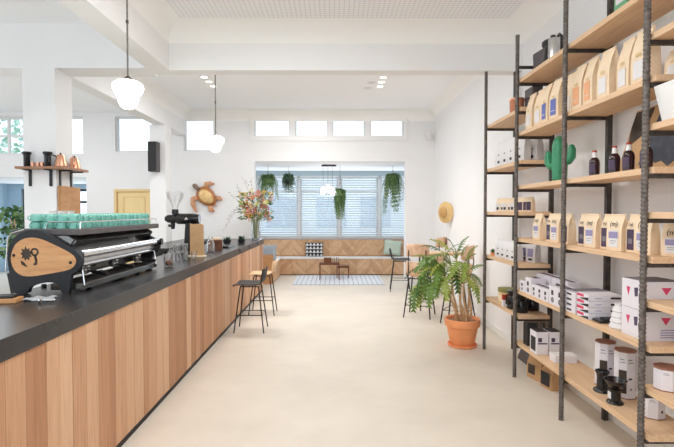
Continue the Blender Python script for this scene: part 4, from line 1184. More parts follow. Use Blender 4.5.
leafs = [  # base and tip in the photo's plane: x offset, depth offset, height
    ((-.36, -.05, 1.08), (-.60, -.1, 0.92)), ((-.30, .1, 1.00), (-.50, .05, 0.78)), ((-.44, -.1, .92), (-.60, -.15, 0.62)), ((-.48, 0, .80), (-.68, -.05, 0.52)),
    ((-.55, .05, .72), (-.58, .0, 0.40)), ((-.62, -.05, .68), (-.66, -.1, 0.36)), ((-.40, -.15, .78), (-.46, -.2, 0.46)), ((-.34, -.1, .90), (-.36, -.15, 0.60)),
    ((-.28, .0, 1.14), (-.52, .0, 1.20)), ((-.22, -.1, 1.12), (-.44, -.18, 1.02)), ((-.14, .1, 1.14), (-.34, .15, 1.30)), ((-.10, 0, 1.16), (-.20, -.05, 1.34)),
    ((-.04, .05, 1.12), (.07, .05, 1.36)), ((-.02, -.05, 1.08), (.02, -.15, 1.24)), ((.04, 0, 1.02), (.16, -.05, 1.20)), ((.08, -.05, .92), (.26, -.1, 0.96)),
    ((.10, 0, .86), (.25, .0, 0.72)), ((.12, .05, .82), (.24, .1, 0.56)), ((.06, -.1, .78), (.12, -.2, 0.52)), ((-.02, -.12, .86), (.06, -.22, 0.70)),
    ((-.14, -.1, .94), (-.12, -.22, 0.68)), ((-.24, -.12, .84), (-.24, -.22, 0.56)), ((-.30, .1, .78), (-.34, .12, 0.50)), ((-.50, .1, .94), (-.72, .1, 0.80)),
    ((-.18, .15, 1.04), (-.02, .2, 1.2)), ((-.40, .0, 1.04), (-.62, .02, 1.06)), ((.02, .1, .94), (.2, .15, 1.06)), ((-.08, -.15, 1.02), (-.22, -.28, 0.86)),
    ((-.52, -.08, .86), (-.52, -.16, .56)), ((-.2, 0., .98), (-.4, -.05, .86)), ((.0, -.1, 1.0), (-.06, -.24, .82)), ((-.33, -.08, 1.0), (-.38, -.2, .76)),
]
leafs += [((-.34, -.05, 1.0), (-.50, -.12, 1.04)), ((-.30, -.1, .94), (-.52, -.14, .90)), ((-.40, .05, .98), (-.60, .02, .88)), ((-.26, -.12, 1.02), (-.42, -.2, .88)), ((-.44, -.05, 1.0), (-.56, -.1, .78)), ((-.22, .05, .9), (-.3, .0, .68))]
for b_, t_ in leafs:
    b_ = Vector(b_); t_ = Vector(t_)
    for q_ in (b_, t_):
        if q_.x < -0.3: q_.x = -0.3 + (q_.x + 0.3) * 0.82
        if q_.z < 0.75: q_.z = 0.75 + (q_.z - 0.75) * 0.75
        if q_.x > 0.12: q_.x = 0.12 + (q_.x - 0.12) * 0.7
    t_ = b_ + (t_ - b_) * 1.12
    if t_.z > 1.14: t_.z = 1.14 + (t_.z - 1.14) * 0.62
    lobed(lf, b_, t_, (t_ - b_).length * 0.56, rp)
    c = min(crowns, key=lambda q: (q - b_).length + (0.5 if q.z > b_.z else 0))
    mdl = (c + b_) / 2 + Vector((0, 0, 0.06))
    pt.tube([c, mdl, b_], [0.007, 0.006, 0.004], 6)
lf.build('foliage', M['leaf'], pp, smooth=False)
pt.build('leaf_stalks', M['gstem'], pp, smooth=True)

# ================================================================== ON THE WALLS
hat = thing('straw_hat', 'round straw hat hung on the right wall above the high table', 'hat', (XR - 0.098, 8.75, 1.58))
Th = T_(0, 0, 0, rz=R(30)) @ T_(0, 0, 0, ry=-pi / 2)
MB().lathe([(0.195, 0.0), (0.197, 0.008), (0.15, 0.030), (0.105, 0.045)], 30, Th, cap=False).build('brim', M['straw'], hat, smooth=True)
MB().lathe([(0.105, 0.045), (0.10, 0.075), (0.07, 0.095), (0.0, 0.10)], 26, Th, cap=False).build('crown', M['strawd'], hat, smooth=True)
MB().lathe([(0.1065, 0.046), (0.104, 0.060)], 26, Th, cap=False).build('ribbon', M['kraft'], hat, smooth=True)

tu = thing('turtle_ornament', 'carved sea turtle wall ornament beside the flowers', 'wall ornament', (-2.70, YB - 0.012, 1.91))
RT = Matrix.Rotation(R(0), 4, 'Y')
ax = R(47)  # the body runs from upper left (head) to lower right (tail)
def TL(u, v, w=0.0):   # u along the body towards the head, v across, w out of the wall
    dx, dz = -sin(ax), cos(ax)
    u *= 0.84; v *= 0.84
    return Vector((u * dx + v * cos(ax), -w, u * dz + v * sin(ax)))
def turtle_blob(name, rings, m, parent, seg=20):
    v = []; f = []; n = seg
    for (ru, rv, w, cu) in rings:
        for k in range(n):
            a = 2 * pi * k / n; v.append(TL(cu + ru * cos(a), rv * sin(a) * (1 - 0.12 * cos(a - pi)), w))
    for i in range(len(rings) - 1):
        for k in range(n): f.append((i * n + k, i * n + (k + 1) % n, (i + 1) * n + (k + 1) % n, (i + 1) * n + k))
    f.append(tuple(range(n))); f.append(tuple((len(rings) - 1) * n + k for k in range(n)))
    return MB().add(v, f).build(name, m, parent, smooth='all')
turtle_blob('shell_rim', [(0.27, 0.20, 0.02, 0), (0.285, 0.215, 0.035, 0), (0.275, 0.205, 0.055, 0), (0.22, 0.16, 0.085, 0)], M['shelld'], tu)
sh = turtle_blob('shell', [(0.215, 0.150, 0.075, -0.01), (0.20, 0.135, 0.098, -0.01), (0.14, 0.095, 0.118, -0.01), (0.05, 0.035, 0.128, -0.01)], M['shellm'], tu)
ln = MB()
for u in (-0.12, -0.02, 0.08): ln.tube([TL(u, -0.13, 0.09), TL(u, -0.05, 0.122), TL(u, 0.05, 0.122), TL(u, 0.13, 0.09)], 0.003, 4)
ln.tube([TL(-0.18, 0.02, 0.105), TL(0, 0.045, 0.124), TL(0.16, 0.02, 0.105)], 0.003, 4); ln.tube([TL(-0.18, -0.02, 0.105), TL(0, -0.045, 0.124), TL(0.16, -0.02, 0.105)], 0.003, 4)
ln.build('scute_lines', M['shelld'], sh)
hd = MB(); hd.tube([TL(0.24, 0, 0.045), TL(0.31, 0.0, 0.055), TL(0.36, 0, 0.06), TL(0.42, 0.0, 0.055), TL(0.45, 0, 0.05)], [0.042, 0.042, 0.052, 0.045, 0.016], 12)
hd.build('head', M['headm'], tu, smooth='all')
def flipper(pts, rr):
    m = MB(); v = []; f = []; n = 10
    for (u, w_, o), r in zip(pts, rr): pass
    P = [TL(u, vv, o) for u, vv, o in pts]
    m.tube(P, rr, n)
    for q in m.bm.verts: q.co.y = -0.045 + (q.co.y + 0.045) * 0.35
    return m
flipper([(0.15, 0.16, 0.045), (0.22, 0.23, 0.045), (0.15, 0.31, 0.045), (0.06, 0.37, 0.045)], [0.05, 0.055, 0.045, 0.010]).build('flipper', M['tortoise'], tu, smooth='all')
flipper([(0.15, -0.17, 0.045), (0.20, -0.27, 0.045), (0.12, -0.37, 0.045), (-0.02, -0.44, 0.045), (-0.10, -0.44, 0.045)], [0.055, 0.062, 0.05, 0.034, 0.010]).build('flipper', M['tortoise'], tu, smooth='all')
flipper([(-0.20, 0.14, 0.04), (-0.27, 0.19, 0.04), (-0.35, 0.21, 0.04)], [0.05, 0.05, 0.015]).build('flipper', M['tortoise'], tu, smooth='all')
flipper([(-0.22, -0.12, 0.04), (-0.31, -0.16, 0.04), (-0.40, -0.15, 0.04)], [0.055, 0.06, 0.018]).build('flipper', M['tortoise'], tu, smooth='all')
flipper([(-0.26, 0, 0.04), (-0.34, 0.0, 0.04)], [0.03, 0.008]).build('tail', M['tortoise'], tu, smooth='all')
# socket plate low on the right wall
so = thing('wall_socket', 'white double socket low on the right wall behind the shelving', 'socket', (XR, 5.02, 0.36))
MB().box(-0.012, -0.05, -0.09, 0, 0.05, 0.09).build('plate', M['porc'], so, bevel=0.004)
s = MB()
for z in (-0.04, 0.04): s.lathe([(0.02, 0), (0.02, 0.003)], 14, T_(-0.012, 0, z, ry=-pi / 2))
s.build('socket_hole', M['greyink'], so)

# ------------------------------------------------------------------ greenery and furniture in the far left
fp = thing('bushy_plant', 'bushy green plant seen left of the column beyond the coffee machine', 'plant', (-6.15, 9.4, 0))
MB().lathe([(0.16, 0), (0.22, 0.40), (0.20, 0.40), (0.15, 0.03), (0, 0.03)], 20).build('pot', M['blackm'], fp, smooth=True)
f = MB(); s = MB(); r5 = random.Random(4)
for k in range(9):
    a = r5.uniform(0, 2 * pi); s.tube([(0, 0, 0.05), (0.08 * cos(a), 0.08 * sin(a), 0.8), (0.3 * cos(a), 0.3 * sin(a), 1.45)], 0.008, 5)
for k in range(420):
    p0 = Vector((r5.gauss(0, .2), r5.gauss(0, .2), r5.uniform(0.7, 1.66))); d = Vector((r5.gauss(0, 1), r5.gauss(0, 1), r5.gauss(0, .7))).normalized()
    l = r5.uniform(0.08, 0.16); sd = d.orthogonal().normalized() * l * 0.3
    f.add([p0, p0 + d * l * .5 + sd, p0 + d * l, p0 + d * l * .5 - sd], [(0, 1, 2, 3)])
f.build('foliage', M['fern'], fp); s.build('stems', M['stem'], fp)
tr = thing('garden_tree', 'overexposed green tree outside the left windows', 'tree', (-10.2, 15.0, -0.06))
MB().tube([(0, 0, 0), (0.1, 0, 1.8), (0.0, 0, 3.4)], [0.14, 0.11, 0.07], 10).build('trunk', M['stem'], tr, smooth=True)
f = MB()
for k in range(700):
    p0 = Vector((r5.gauss(0, .9), r5.gauss(0, .7), r5.uniform(2.2, 5.4))); d = Vector((r5.gauss(0, 1), r5.gauss(0, 1), r5.gauss(0, .7))).normalized()
    l = r5.uniform(0.15, 0.3); sd = d.orthogonal().normalized() * l * 0.35
    f.add([p0, p0 + d * l * .5 + sd, p0 + d * l, p0 + d * l * .5 - sd], [(0, 1, 2, 3)])
f.build('foliage', M['mint'], tr)
# ================================================================== SHELVING ON THE RIGHT
PX0, PX1 = 1.738, 2.075
PY = [1.74, 2.685, 3.635, 4.59, 5.53]
su = thing('shelving_unit', 'tall shelving of pale boards on dark ribbed steel bars along the right wall', 'shelving', (0, 0, 0))
def post_mesh(r, h, ribs=True):
    pr = [(r, 0)]
    z = 0.012
    while z < h - 0.02:
        pr += [(r * 0.86, z), (r * 0.86, z + 0.009), (r, z + 0.013), (r, z + 0.019)]; z += 0.024
    pr += [(r, h), (0, h)]
    return MB().lathe(pr, 10)
p0 = None
for y in PY:
    if p0 is None: p0 = post_mesh(0.0195, 3.27).build('post', M['rebar'], su, smooth=True, loc=(PX0, y, 0))
    else:
        c = p0.copy(); COL.objects.link(c); c.parent = su; c.location = (PX0, y, 0)
b0 = None
for y in PY:
    if b0 is None:
        m = MB().box(-0.018, -0.018, 0, 0.018, 0.018, 3.27)
        b0 = m.build('wall_post', M['steel'], su, loc=(PX1, y, 0))
    else:
        c = b0.copy(); COL.objects.link(c); c.parent = su; c.location = (PX1, y, 0)
SZ = [0.31, 0.81, 1.31, 1.81, 2.315, 2.82]     # boards between the second and fourth bars
FZ = [0.57, 1.06, 1.56, 2.05, 2.55]            # boards in the far bay and in the near bay
def cross(y, z):
    return MB().box(PX0 + 0.018, y - 0.012, z - 0.026, PX1 - 0.018, y + 0.012, z - 0.001).build('crossbar', M['steel'], su)
for z in SZ:
    for y in PY[1:4]: cross(y, z)
for z in FZ:
    for y in (PY[0], PY[1] + 0.0, PY[3], PY[4]): cross(y, z)
cross(PY[3], 2.98)
BT = 0.036
def board(y0, y1, z):
    return MB().box(1.70, y0, z, 2.118, y1, z + BT).build('shelf_board', M['pine'], su, bevel=0.002)
# boards are notched round the bars: front strip between bars, then the body
def notched(y0, y1, z):
    m = MB()
    ys = [y0] + [q for q in PY if y0 < q < y1] + [y1]
    m.box(1.759, y0, z, 2.054, y1, z + BT)
    return m
for z in SZ: notched(2.64, 4.64, z).build('shelf_board', M['pine'], su, bevel=0.002)
for z in FZ:
    notched(4.545, 5.58, z).build('shelf_board', M['pine'], su, bevel=0.002)
    notched(1.69, 2.73, z).build('shelf_board', M['pine'], su, bevel=0.002)
S = [z + BT + 0.0005 for z in SZ]
F = [z + BT + 0.0005 for z in FZ]

# ---- makers --------------------------------------------------------
def bag_mesh(w, d, h, top_d=0.012, fold=True):
    rings = []
    for t, k, g, sw in ((0, 1.0, 1.0, 1.0), (0.02, 1.04, 1.02, 1.01), (0.30, 1.08, 1.0, 1.0), (0.58, 0.98, 0.86, 0.99), (0.80, 0.55, 0.74, 0.98), (0.92, 0.16, 0.86, 0.99), (1.0, 0.08, 0.93, 1.0)):
        W2 = w / 2 * sw; D2 = max(d / 2 * k, 0.004)
        rings.append([(-W2, -D2, h * t), (0, -D2 * 1.08, h * t), (W2, -D2, h * t), (W2 * g, 0, h * t), (W2, D2, h * t), (0, D2 * 1.08, h * t), (-W2, D2, h * t), (-W2 * g, 0, h * t)])
    m = MB(); v = [p for r in rings for p in r]; f = []
    for i in range(len(rings) - 1):
        for k in range(8): f.append((i * 8 + k, i * 8 + (k + 1) % 8, (i + 1) * 8 + (k + 1) % 8, (i + 1) * 8 + k))
    f.append(tuple(range(7, -1, -1))); f.append(tuple((len(rings) - 1) * 8 + k for k in range(8)))
    return m.add(v, f)
def make_bag(w, d, h, body, kind):
    def mk():
        o = empty('coffee_bag')
        bag_mesh(w, d, h).build('pouch', body, o, smooth=True)
        yf = -d / 2 * 1.18
        # a sloped label plate follows the lower front
        def plate(x0, x1, z0, z1, off):
            return MB().box(x0, yf - off - 0.0006, z0, x1, yf - off, z1)
        if kind == 'mark':
            l = plate(-w * .30, w * .30, h * .10, h * .56, 0).build('label', M['wbag'], o)
            plate(-w * .30, w * .30, h * .34, h * .52, 0.0007).build('print_block', M['purple'], l)
            b = plate(-w * .2, w * .2, h * .26, h * .275, 0.0007); b.box(-w * .2, yf - .0013, h * .2, w * .1, yf - .0007, h * .212); b.build('print_lines', M['greyink'], l)
            text_mesh('(m)', w * .36, Matrix.Translation((0, yf + d * .055, h * .73)) @ Matrix.Rotation(R(78), 4, 'X'), M['ink'], o, 'logo')
        elif kind == 'dark':
            l = plate(-w * .34, w * .34, h * .06, h * .60, 0).build('label', M['plum'], o)
            plate(-w * .2, w * .2, h * .22, h * .36, 0.0007).build('print_block', M['greyink'], l)
            text_mesh('(m)', w * .30, Matrix.Translation((0, yf + d * .055, h * .73)) @ Matrix.Rotation(R(78), 4, 'X'), M['ink'], o, 'logo')
        elif kind in ('blue', 'orange'):
            l = plate(-w * .30, w * .30, h * .10, h * .50, 0).build('label', M['bluep' if kind == 'blue' else 'orange'], o)
            b = plate(-w * .2, w * .2, h * .2, h * .215, 0.0007); b.build('print_lines', M['wbag'], l)
            plate(-w * .16, w * .16, h * .53, h * .58, 0).build('print_block', M['jar'], o)
        elif kind == 'plain':
            plate(-w * .16, w * .16, h * .50, h * .56, 0).build('print_block', M['jar'], o)
            l = plate(-w * .30, w * .30, h * .10, h * .42, 0).build('label', M['wbag'], o)
        elif kind == 'white':
            l = plate(-w * .12, w * .12, h * .14, h * .24, 0).build('print_block', M['ink'], o)
            plate(-w * .07, w * .07, h * .45, h * .5, 0).build('print_mark', M['greyink'], o)
        elif kind == 'whiteblue':
            l = plate(-w * .28, w * .28, h * .25, h * .62, 0).build('label', M['purple'], o)
            plate(-w * .2, w * .2, h * .08, h * .18, 0).build('print_block', M['ink'], o)
        elif kind == 'small':
            l = plate(-w * .36, w * .36, h * .10, h * .62, 0).build('label', M['wbag'], o)
            plate(-w * .24, w * .24, h * .14, h * .34, 0.0007).build('print_block', M['ink'], l)
        elif kind == 'smalldark':
            l = plate(-w * .40, w * .40, h * .10, h * .66, 0).build('label', M['plum'], o)
        if kind in ('mark', 'dark', 'plain', 'orange', 'blue'):
            MB().box(-w * .5, -0.009, h * .962, w * .5, 0.009, h * .985).build('top_fold', body, o)
        return o
    return mk
ROT = -pi / 2
# ---- S[2]: the row of marked kraft bags
row = [(1.83, 4.27, 'mark'), (1.85, 4.06, 'dark'), (1.83, 3.92, 'mark'), (1.84, 3.755, 'dark'), (1.86, 3.54, 'dark'), (1.83, 3.375, 'mark'), (1.86, 3.235, 'dark'), (1.83, 3.085, 'mark'), (1.87, 2.965, 'dark'), (1.85, 2.83, 'mark'), ]
place('bag_near', make_bag(0.125, 0.062, 0.182, M['kraft'], 'mark'), (1.93, 2.70, S[2]), ROT + 0.45, 'short kraft coffee bag by the near steel bar at eye level', 'coffee bag')
for k, (x, y, kd) in enumerate(row):
    rz = ROT + [0.1, 0.05, 0.1, 0.05, 0.1, 0.12, 0.05, 0.2, 0.05, 0.15, 0.45][k]
    w = 0.125 if kd == 'mark' else 0.095
    place('bag_' + kd, make_bag(w, 0.062, 0.235, M['kraft'], kd), (x, y, S[2]), rz,
          'kraft coffee bag with %s label, %s from far end of eye level row' % ('lavender' if kd == 'mark' else 'dark plum', ORD[k]), 'coffee bag', 'kraft bags on the eye level board')
# ---- S[4]: tall kraft bags
row = [(1.83, 4.43, 'plain'), (1.84, 4.26, 'plain'), (1.83, 4.10, 'blue'), (1.83, 3.93, 'blue'), (1.86, 3.76, 'plain'), (1.83, 3.56, 'orange'), (1.83, 3.40, 'orange'), (1.83, 3.21, 'plain'), (1.85, 3.02, 'plain'), (1.84, 2.85, 'plain')]
place('tall_near', make_bag(0.132, 0.08, 0.165, M['kraft'], 'plain'), (1.94, 2.70, S[4]), ROT + 0.2, 'short kraft bag on the high board behind the near steel bar', 'coffee bag')
for k, (x, y, kd) in enumerate(row):
    rz = ROT + [0.0, 0.06, -0.05, 0.08, 0.0, 0.03, -0.06, 0.06, -0.04, 0.08, 0.2][k]
    nm = {'plain': 'white label', 'blue': 'blue label', 'orange': 'orange label'}[kd]
    place('tall_' + kd, make_bag(0.132, 0.085, 0.325, M['kraft'], kd), (x, y, S[4]), rz,
          'tall kraft coffee bag with %s, %s from far end of the high row' % (nm, ORD[k]), 'coffee bag', 'tall kraft bags on the high board')
rl = thing('brown_parcel', 'small brown paper parcel between the blue and orange labelled tall bags', 'parcel', (1.965, 3.70, S[4]))
MB().lathe([(0.05, 0), (0.056, 0.02), (0.056, 0.19), (0.045, 0.22), (0.03, 0.235), (0.035, 0.26), (0, 0.262)], 14).build('body', M['kraftd'], rl, smooth=True)
# ---- S[5]: grey board, black jug, small jars, green carton
gb = thing('grey_box', 'flat dark grey carton standing at the far end of the top board', 'box', (1.93, 4.44, S[5]), 0.1)
MB().box(-0.05, -0.11, 0, 0.05, 0.11, 0.215).build('carton', M['greybox'], gb, bevel=0.003)
MB().box(-0.052, -0.112, 0.16, 0.052, 0.112, 0.217).build('lid', M['greybox'], gb, bevel=0.003)
bj = thing('black_coffee_jug', 'black coffee jug with a looped handle on the top board', 'jug', (1.90, 4.20, S[5]))
MB().lathe([(0.080, 0), (0.086, 0.01), (0.080, 0.11), (0.072, 0.165), (0.077, 0.18)], 24).build('body', M['blackp'], bj, smooth=True)
MB().lathe([(0.086, 0.18), (0.092, 0.187), (0.092, 0.215), (0.075, 0.228), (0, 0.232)], 24).build('lid', M['black'], bj, smooth=True)
MB().tube([(0, -0.065, 0.222), (0, -0.12, 0.238), (0, -0.165, 0.20), (0, -0.17, 0.12), (0, -0.13, 0.07), (0, -0.079, 0.065)], 0.013, 10).build('handle', M['blackp'], bj, smooth=True)
sj = thing('grey_tin', 'pale grey tin beside the black jug on the top board', 'tin', (1.80, 3.96, S[5]))
MB().lathe([(0.045, 0), (0.045, 0.15), (0.04, 0.158), (0, 0.16)], 22).build('body', M['brushed'], sj, smooth=True)
gc = thing('green_carton', 'green and white carton high at the near end of the top board', 'box', (1.93, 3.15, S[5]))
MB().box(-0.07, -0.07, 0, 0.07, 0.07, 0.26).build('carton', M['greenbox'], gc, bevel=0.003)
MB().box(-0.0715, -0.05, 0.1, -0.0705, 0.05, 0.2).build('label', M['wbag'], gc)
# ---- far bay, top board
cpot = thing('copper_mug', 'pinkish copper pot at the near end of the far top board', 'pot', (1.84, 4.86, F[4]))
MB().lathe([(0.06, 0), (0.068, 0.01), (0.072, 0.13), (0.069, 0.13), (0.064, 0.012), (0, 0.01)], 22).build('body', M['terral'], cpot, smooth=True)
MB().lathe([(0.075, 0.1305), (0.075, 0.145), (0, 0.15)], 22).build('lid', M['copper'], cpot, smooth=True)
gp_ = thing('grey_case', 'dark grey case standing behind the copper pot below the top board', 'case', (1.95, 4.725, F[4]), 0.0)
MB().box(-0.05, -0.10, 0, 0.05, 0.09, 0.215).build('case', M['greybox'], gp_, bevel=0.004)
MB().box(-0.0515, -0.1, 0.115, -0.0505, 0.09, 0.125).build('seam', M['ink'], gp_)
# ---- far bay, second board: white bags
for k, (x, y) in enumerate([(1.84, 5.28), (1.84, 5.10), (1.84, 4.92), (1.86, 4.74), (1.985, 4.90), (1.985, 4.735)]):
    place('bag_white', make_bag(0.13, 0.075, 0.27, M['wbag'], 'white'), (x, y, F[3]), ROT + 0.3, 'white coffee bag with small black print, %s on the far upper board' % ['farthest in front', 'second farthest in front', 'third farthest in front', 'nearest in front', 'farther of two behind', 'nearer of two behind'][k], 'coffee bag', 'white bags on the far upper board')
# ---- far bay, third board: small packs
for k in range(9):
    kd = 'small' if k < 5 else 'smalldark'
    place('pack_' + kd, make_bag(0.075, 0.045, 0.145, M['kraft'], kd), (1.84 + 0.012 * (k % 2) + (0.008 * k), 5.34 - k * 0.086, F[2]), ROT + 0.35,
          'small kraft pack with %s label, %s from far end at eye level' % ('white' if kd == 'small' else 'dark', ORD[k]), 'coffee pack', 'small kraft packs in the far bay')
# ---- far bay, fourth board: white bags and a little plant
for k, (x, y) in enumerate([(1.84, 5.28), (1.84, 5.14), (1.84, 4.99), (1.84, 4.85)]):
    place('bag_white2', make_bag(0.125, 0.075, 0.20, M['wbag'], 'white'), (x, y, F[1]), ROT + 0.3, 'short white coffee bag, %s from far end of the far waist high board' % ORD[k], 'coffee bag', 'white bags on the far waist high board')
for k, (x, y) in enumerate([(1.96, 4.88), (1.97, 4.735)]):
    place('bag_wb', make_bag(0.125, 0.07, 0.215, M['wbag'], 'whiteblue'), (x, y, F[1]), ROT + 0.35, '%s white coffee bag with a lavender label on the far waist high board' % ['farther', 'nearer'][k], 'coffee bag', 'lavender labelled bags in the far bay')
sp_ = thing('small_succulent', 'tiny green plant at the far end of the waist high board', 'plant', (1.80, 5.44, F[1]))
MB().lathe([(0.02, 0), (0.028, 0.035), (0.026, 0.035), (0, 0.03)], 12).build('pot', M['terra'], sp_, smooth=True)
f = MB()
for k in range(24):
    a = k * 2.4; t = 0.3 + (k % 5) * 0.25; d = Vector((cos(a) * cos(t), sin(a) * cos(t), sin(t))); p = Vector((0, 0, 0.032)); s_2 = Vector((-sin(a), cos(a), 0)) * 0.01
    f.add([p, p + d * .025 + s_2, p + d * .05, p + d * .025 - s_2], [(0, 1, 2, 3)])
f.build('foliage', M['fern'], sp_)
# ---- far bay, lowest board: jar and black brewers
jr = thing('tan_jar', 'tan glass jar with an olive lid on the far low board', 'jar', (1.84, 5.10, F[0]))
MB().lathe([(0.075, 0), (0.085, 0.01), (0.085, 0.13), (0.078, 0.14)], 24).build('body', M['jar'], jr, smooth=True)
MB().lathe([(0.09, 0.138), (0.092, 0.145), (0.09, 0.175), (0, 0.178)], 24).build('lid', M['olive'], jr, smooth=True)
MB().lathe([(0.0856, 0.04), (0.0856, 0.10)], 24, cap=False).build('label', M['kraft'], jr, smooth=True)
def make_brewer():
    o = empty('black_brewer')
    MB().lathe([(0.060, 0), (0.064, 0.006), (0.060, 0.10), (0.045, 0.13), (0.062, 0.17), (0.066, 0.185), (0, 0.188)], 20).build('body', M['blackp'], o, smooth=True)
    MB().tube([(0, -0.055, 0.15), (0, -0.10, 0.145), (0, -0.105, 0.06), (0, -0.06, 0.04)], 0.008, 8).build('handle', M['black'], o, smooth=True)
    return o
for k, (x, y) in enumerate([(1.83, 4.88), (1.84, 4.70), (1.995, 4.80)]):
    place('brewer', make_brewer, (x, y, F[0]), ROT + 0.5, 'black coffee brewer on the far low board, %s' % ['farther one by the tan jar', 'nearer front one by the steel bar', 'one at the back by the wall'][k], 'brewer', 'black brewers in the far bay')
rbx = thing('red_pack', 'little red and white pack between tan jar and black brewers', 'box', (1.785, 4.985, F[0]))
MB().box(-0.03, -0.025, 0, 0.03, 0.025, 0.12).build('carton', M['card'], rbx, bevel=0.002)
MB().box(-0.031, -0.026, 0.07, 0.031, 0.026, 0.122).build('lid', M['red'], rbx, bevel=0.002)

# ---- S[3]: ceramic cactus and bottles
ca = thing('ceramic_cactus', 'green ceramic cactus with two arms on the board above the kraft bags', 'ornament', (1.86, 3.97, S[3]), ROT + 0.30)
def ribbed(m, pts, rs, n=28, rib=0.10):
    pts = [Vector(p) for p in pts]; v = []; f = []
    prev = None
    for i, p in enumerate(pts):
        d = (pts[min(i + 1, len(pts) - 1)] - pts[max(i - 1, 0)]).normalized()
        u = d.cross(Vector((0, 1, 0))); u.normalize(); w_ = d.cross(u)
        for k in range(n):
            a = 2 * pi * k / n; r = rs[i] * (1 - rib * (0.5 + 0.5 * cos(7 * a)))
            v.append(p + (u * cos(a) + w_ * sin(a)) * r)
    for i in range(len(pts) - 1):
        for k in range(n): f.append((i * n + k, i * n + (k + 1) % n, (i + 1) * n + (k + 1) % n, (i + 1) * n + k))
    f.append(tuple(range(n))); f.append(tuple((len(pts) - 1) * n + k for k in range(n)))
    m.add(v, f); return m
ribbed(MB(), [(0, 0, 0), (0, 0, 0.02), (0, 0, 0.18), (0, 0, 0.30), (0, 0, 0.345), (0, 0, 0.368), (0, 0, 0.375)], [0.056, 0.060, 0.064, 0.061, 0.048, 0.024, 0.004]).build('trunk', M['cactus'], ca, smooth='all')
ribbed(MB(), [(-0.05, 0, 0.13), (-0.10, 0, 0.135), (-0.125, 0, 0.165), (-0.128, 0, 0.22), (-0.128, 0, 0.262), (-0.128, 0, 0.268)], [0.030, 0.033, 0.035, 0.034, 0.018, 0.003]).build('arm', M['cactus'], ca, smooth='all')
ribbed(MB(), [(0.05, 0, 0.155), (0.10, 0, 0.16), (0.128, 0, 0.19), (0.130, 0, 0.25), (0.130, 0, 0.285), (0.130, 0, 0.29)], [0.030, 0.033, 0.034, 0.033, 0.018, 0.003]).build('arm', M['cactus'], ca, smooth='all')
def make_bottle():
    o = empty('cola_bottle')
    MB().lathe([(0.029, 0), (0.033, 0.004), (0.034, 0.095), (0.030, 0.112), (0.018, 0.128)], 20).build('bottle', M['cola'], o, smooth=True)
    MB().lathe([(0.0175, 0.126), (0.0142, 0.150), (0.0135, 0.168)], 16).build('neck_foil', M['porc'], o, smooth=True)
    MB().lathe([(0.0155, 0.165), (0.0155, 0.176), (0.012, 0.178), (0, 0.178)], 16).build('cap', M['red'], o, smooth=True)
    v = []; f = []
    for k in range(9):
        a = -pi / 2 - 0.9 + 1.8 * k / 8
        v += [(0.0346 * cos(a), 0.0346 * sin(a), 0.025), (0.0346 * cos(a), 0.0346 * sin(a), 0.085)]
    for k in range(8): f.append((2 * k, 2 * k + 2, 2 * k + 3, 2 * k + 1))
    MB().add(v, f).build('label', M['plum'], o, smooth=True)
    return o
for k, y in enumerate((3.36, 3.12, 2.97, 2.80)):
    place('bottle', make_bottle, (1.82, y, S[3]), ROT + 0.2, 'dark cola bottle with a pale neck, %s from the green cactus' % ORD[k], 'bottle', 'dark bottles in a row')
# leaning print behind the bottles
pr_ = thing('leaning_poster', 'torn edged brown and slate print leaning on the wall behind the bottles', 'poster', (2.03, 3.17, S[3]), ROT)
Tp = Matrix.Rotation(R(-6), 4, 'X')
bk = MB().prism([(-0.30, 0), (0.42, 0), (0.42, 0.44), (-0.13, 0.44)], 0.0, 0.006, Tp).build('backing', M['terral'], pr_)
bk.data.materials.clear(); bk.data.materials.append(M['kraftd'])
MB().prism([(-0.19, 0.20), (-0.02, 0.27), (0.06, 0.43), (-0.13, 0.43), (-0.17, 0.33)], -0.002, -0.0005, Tp).build('brown_shape', M['brownprint'], bk)
MB().prism([(-0.05, 0.06), (0.05, 0.12), (0.12, 0.06), (0.18, 0.07), (0.24, 0.03), (0.30, 0.06), (0.41, 0.05), (0.41, 0.40), (0.14, 0.42), (0.04, 0.24)], -0.002, -0.0005, Tp).build('slate_shape', M['slate'], bk)

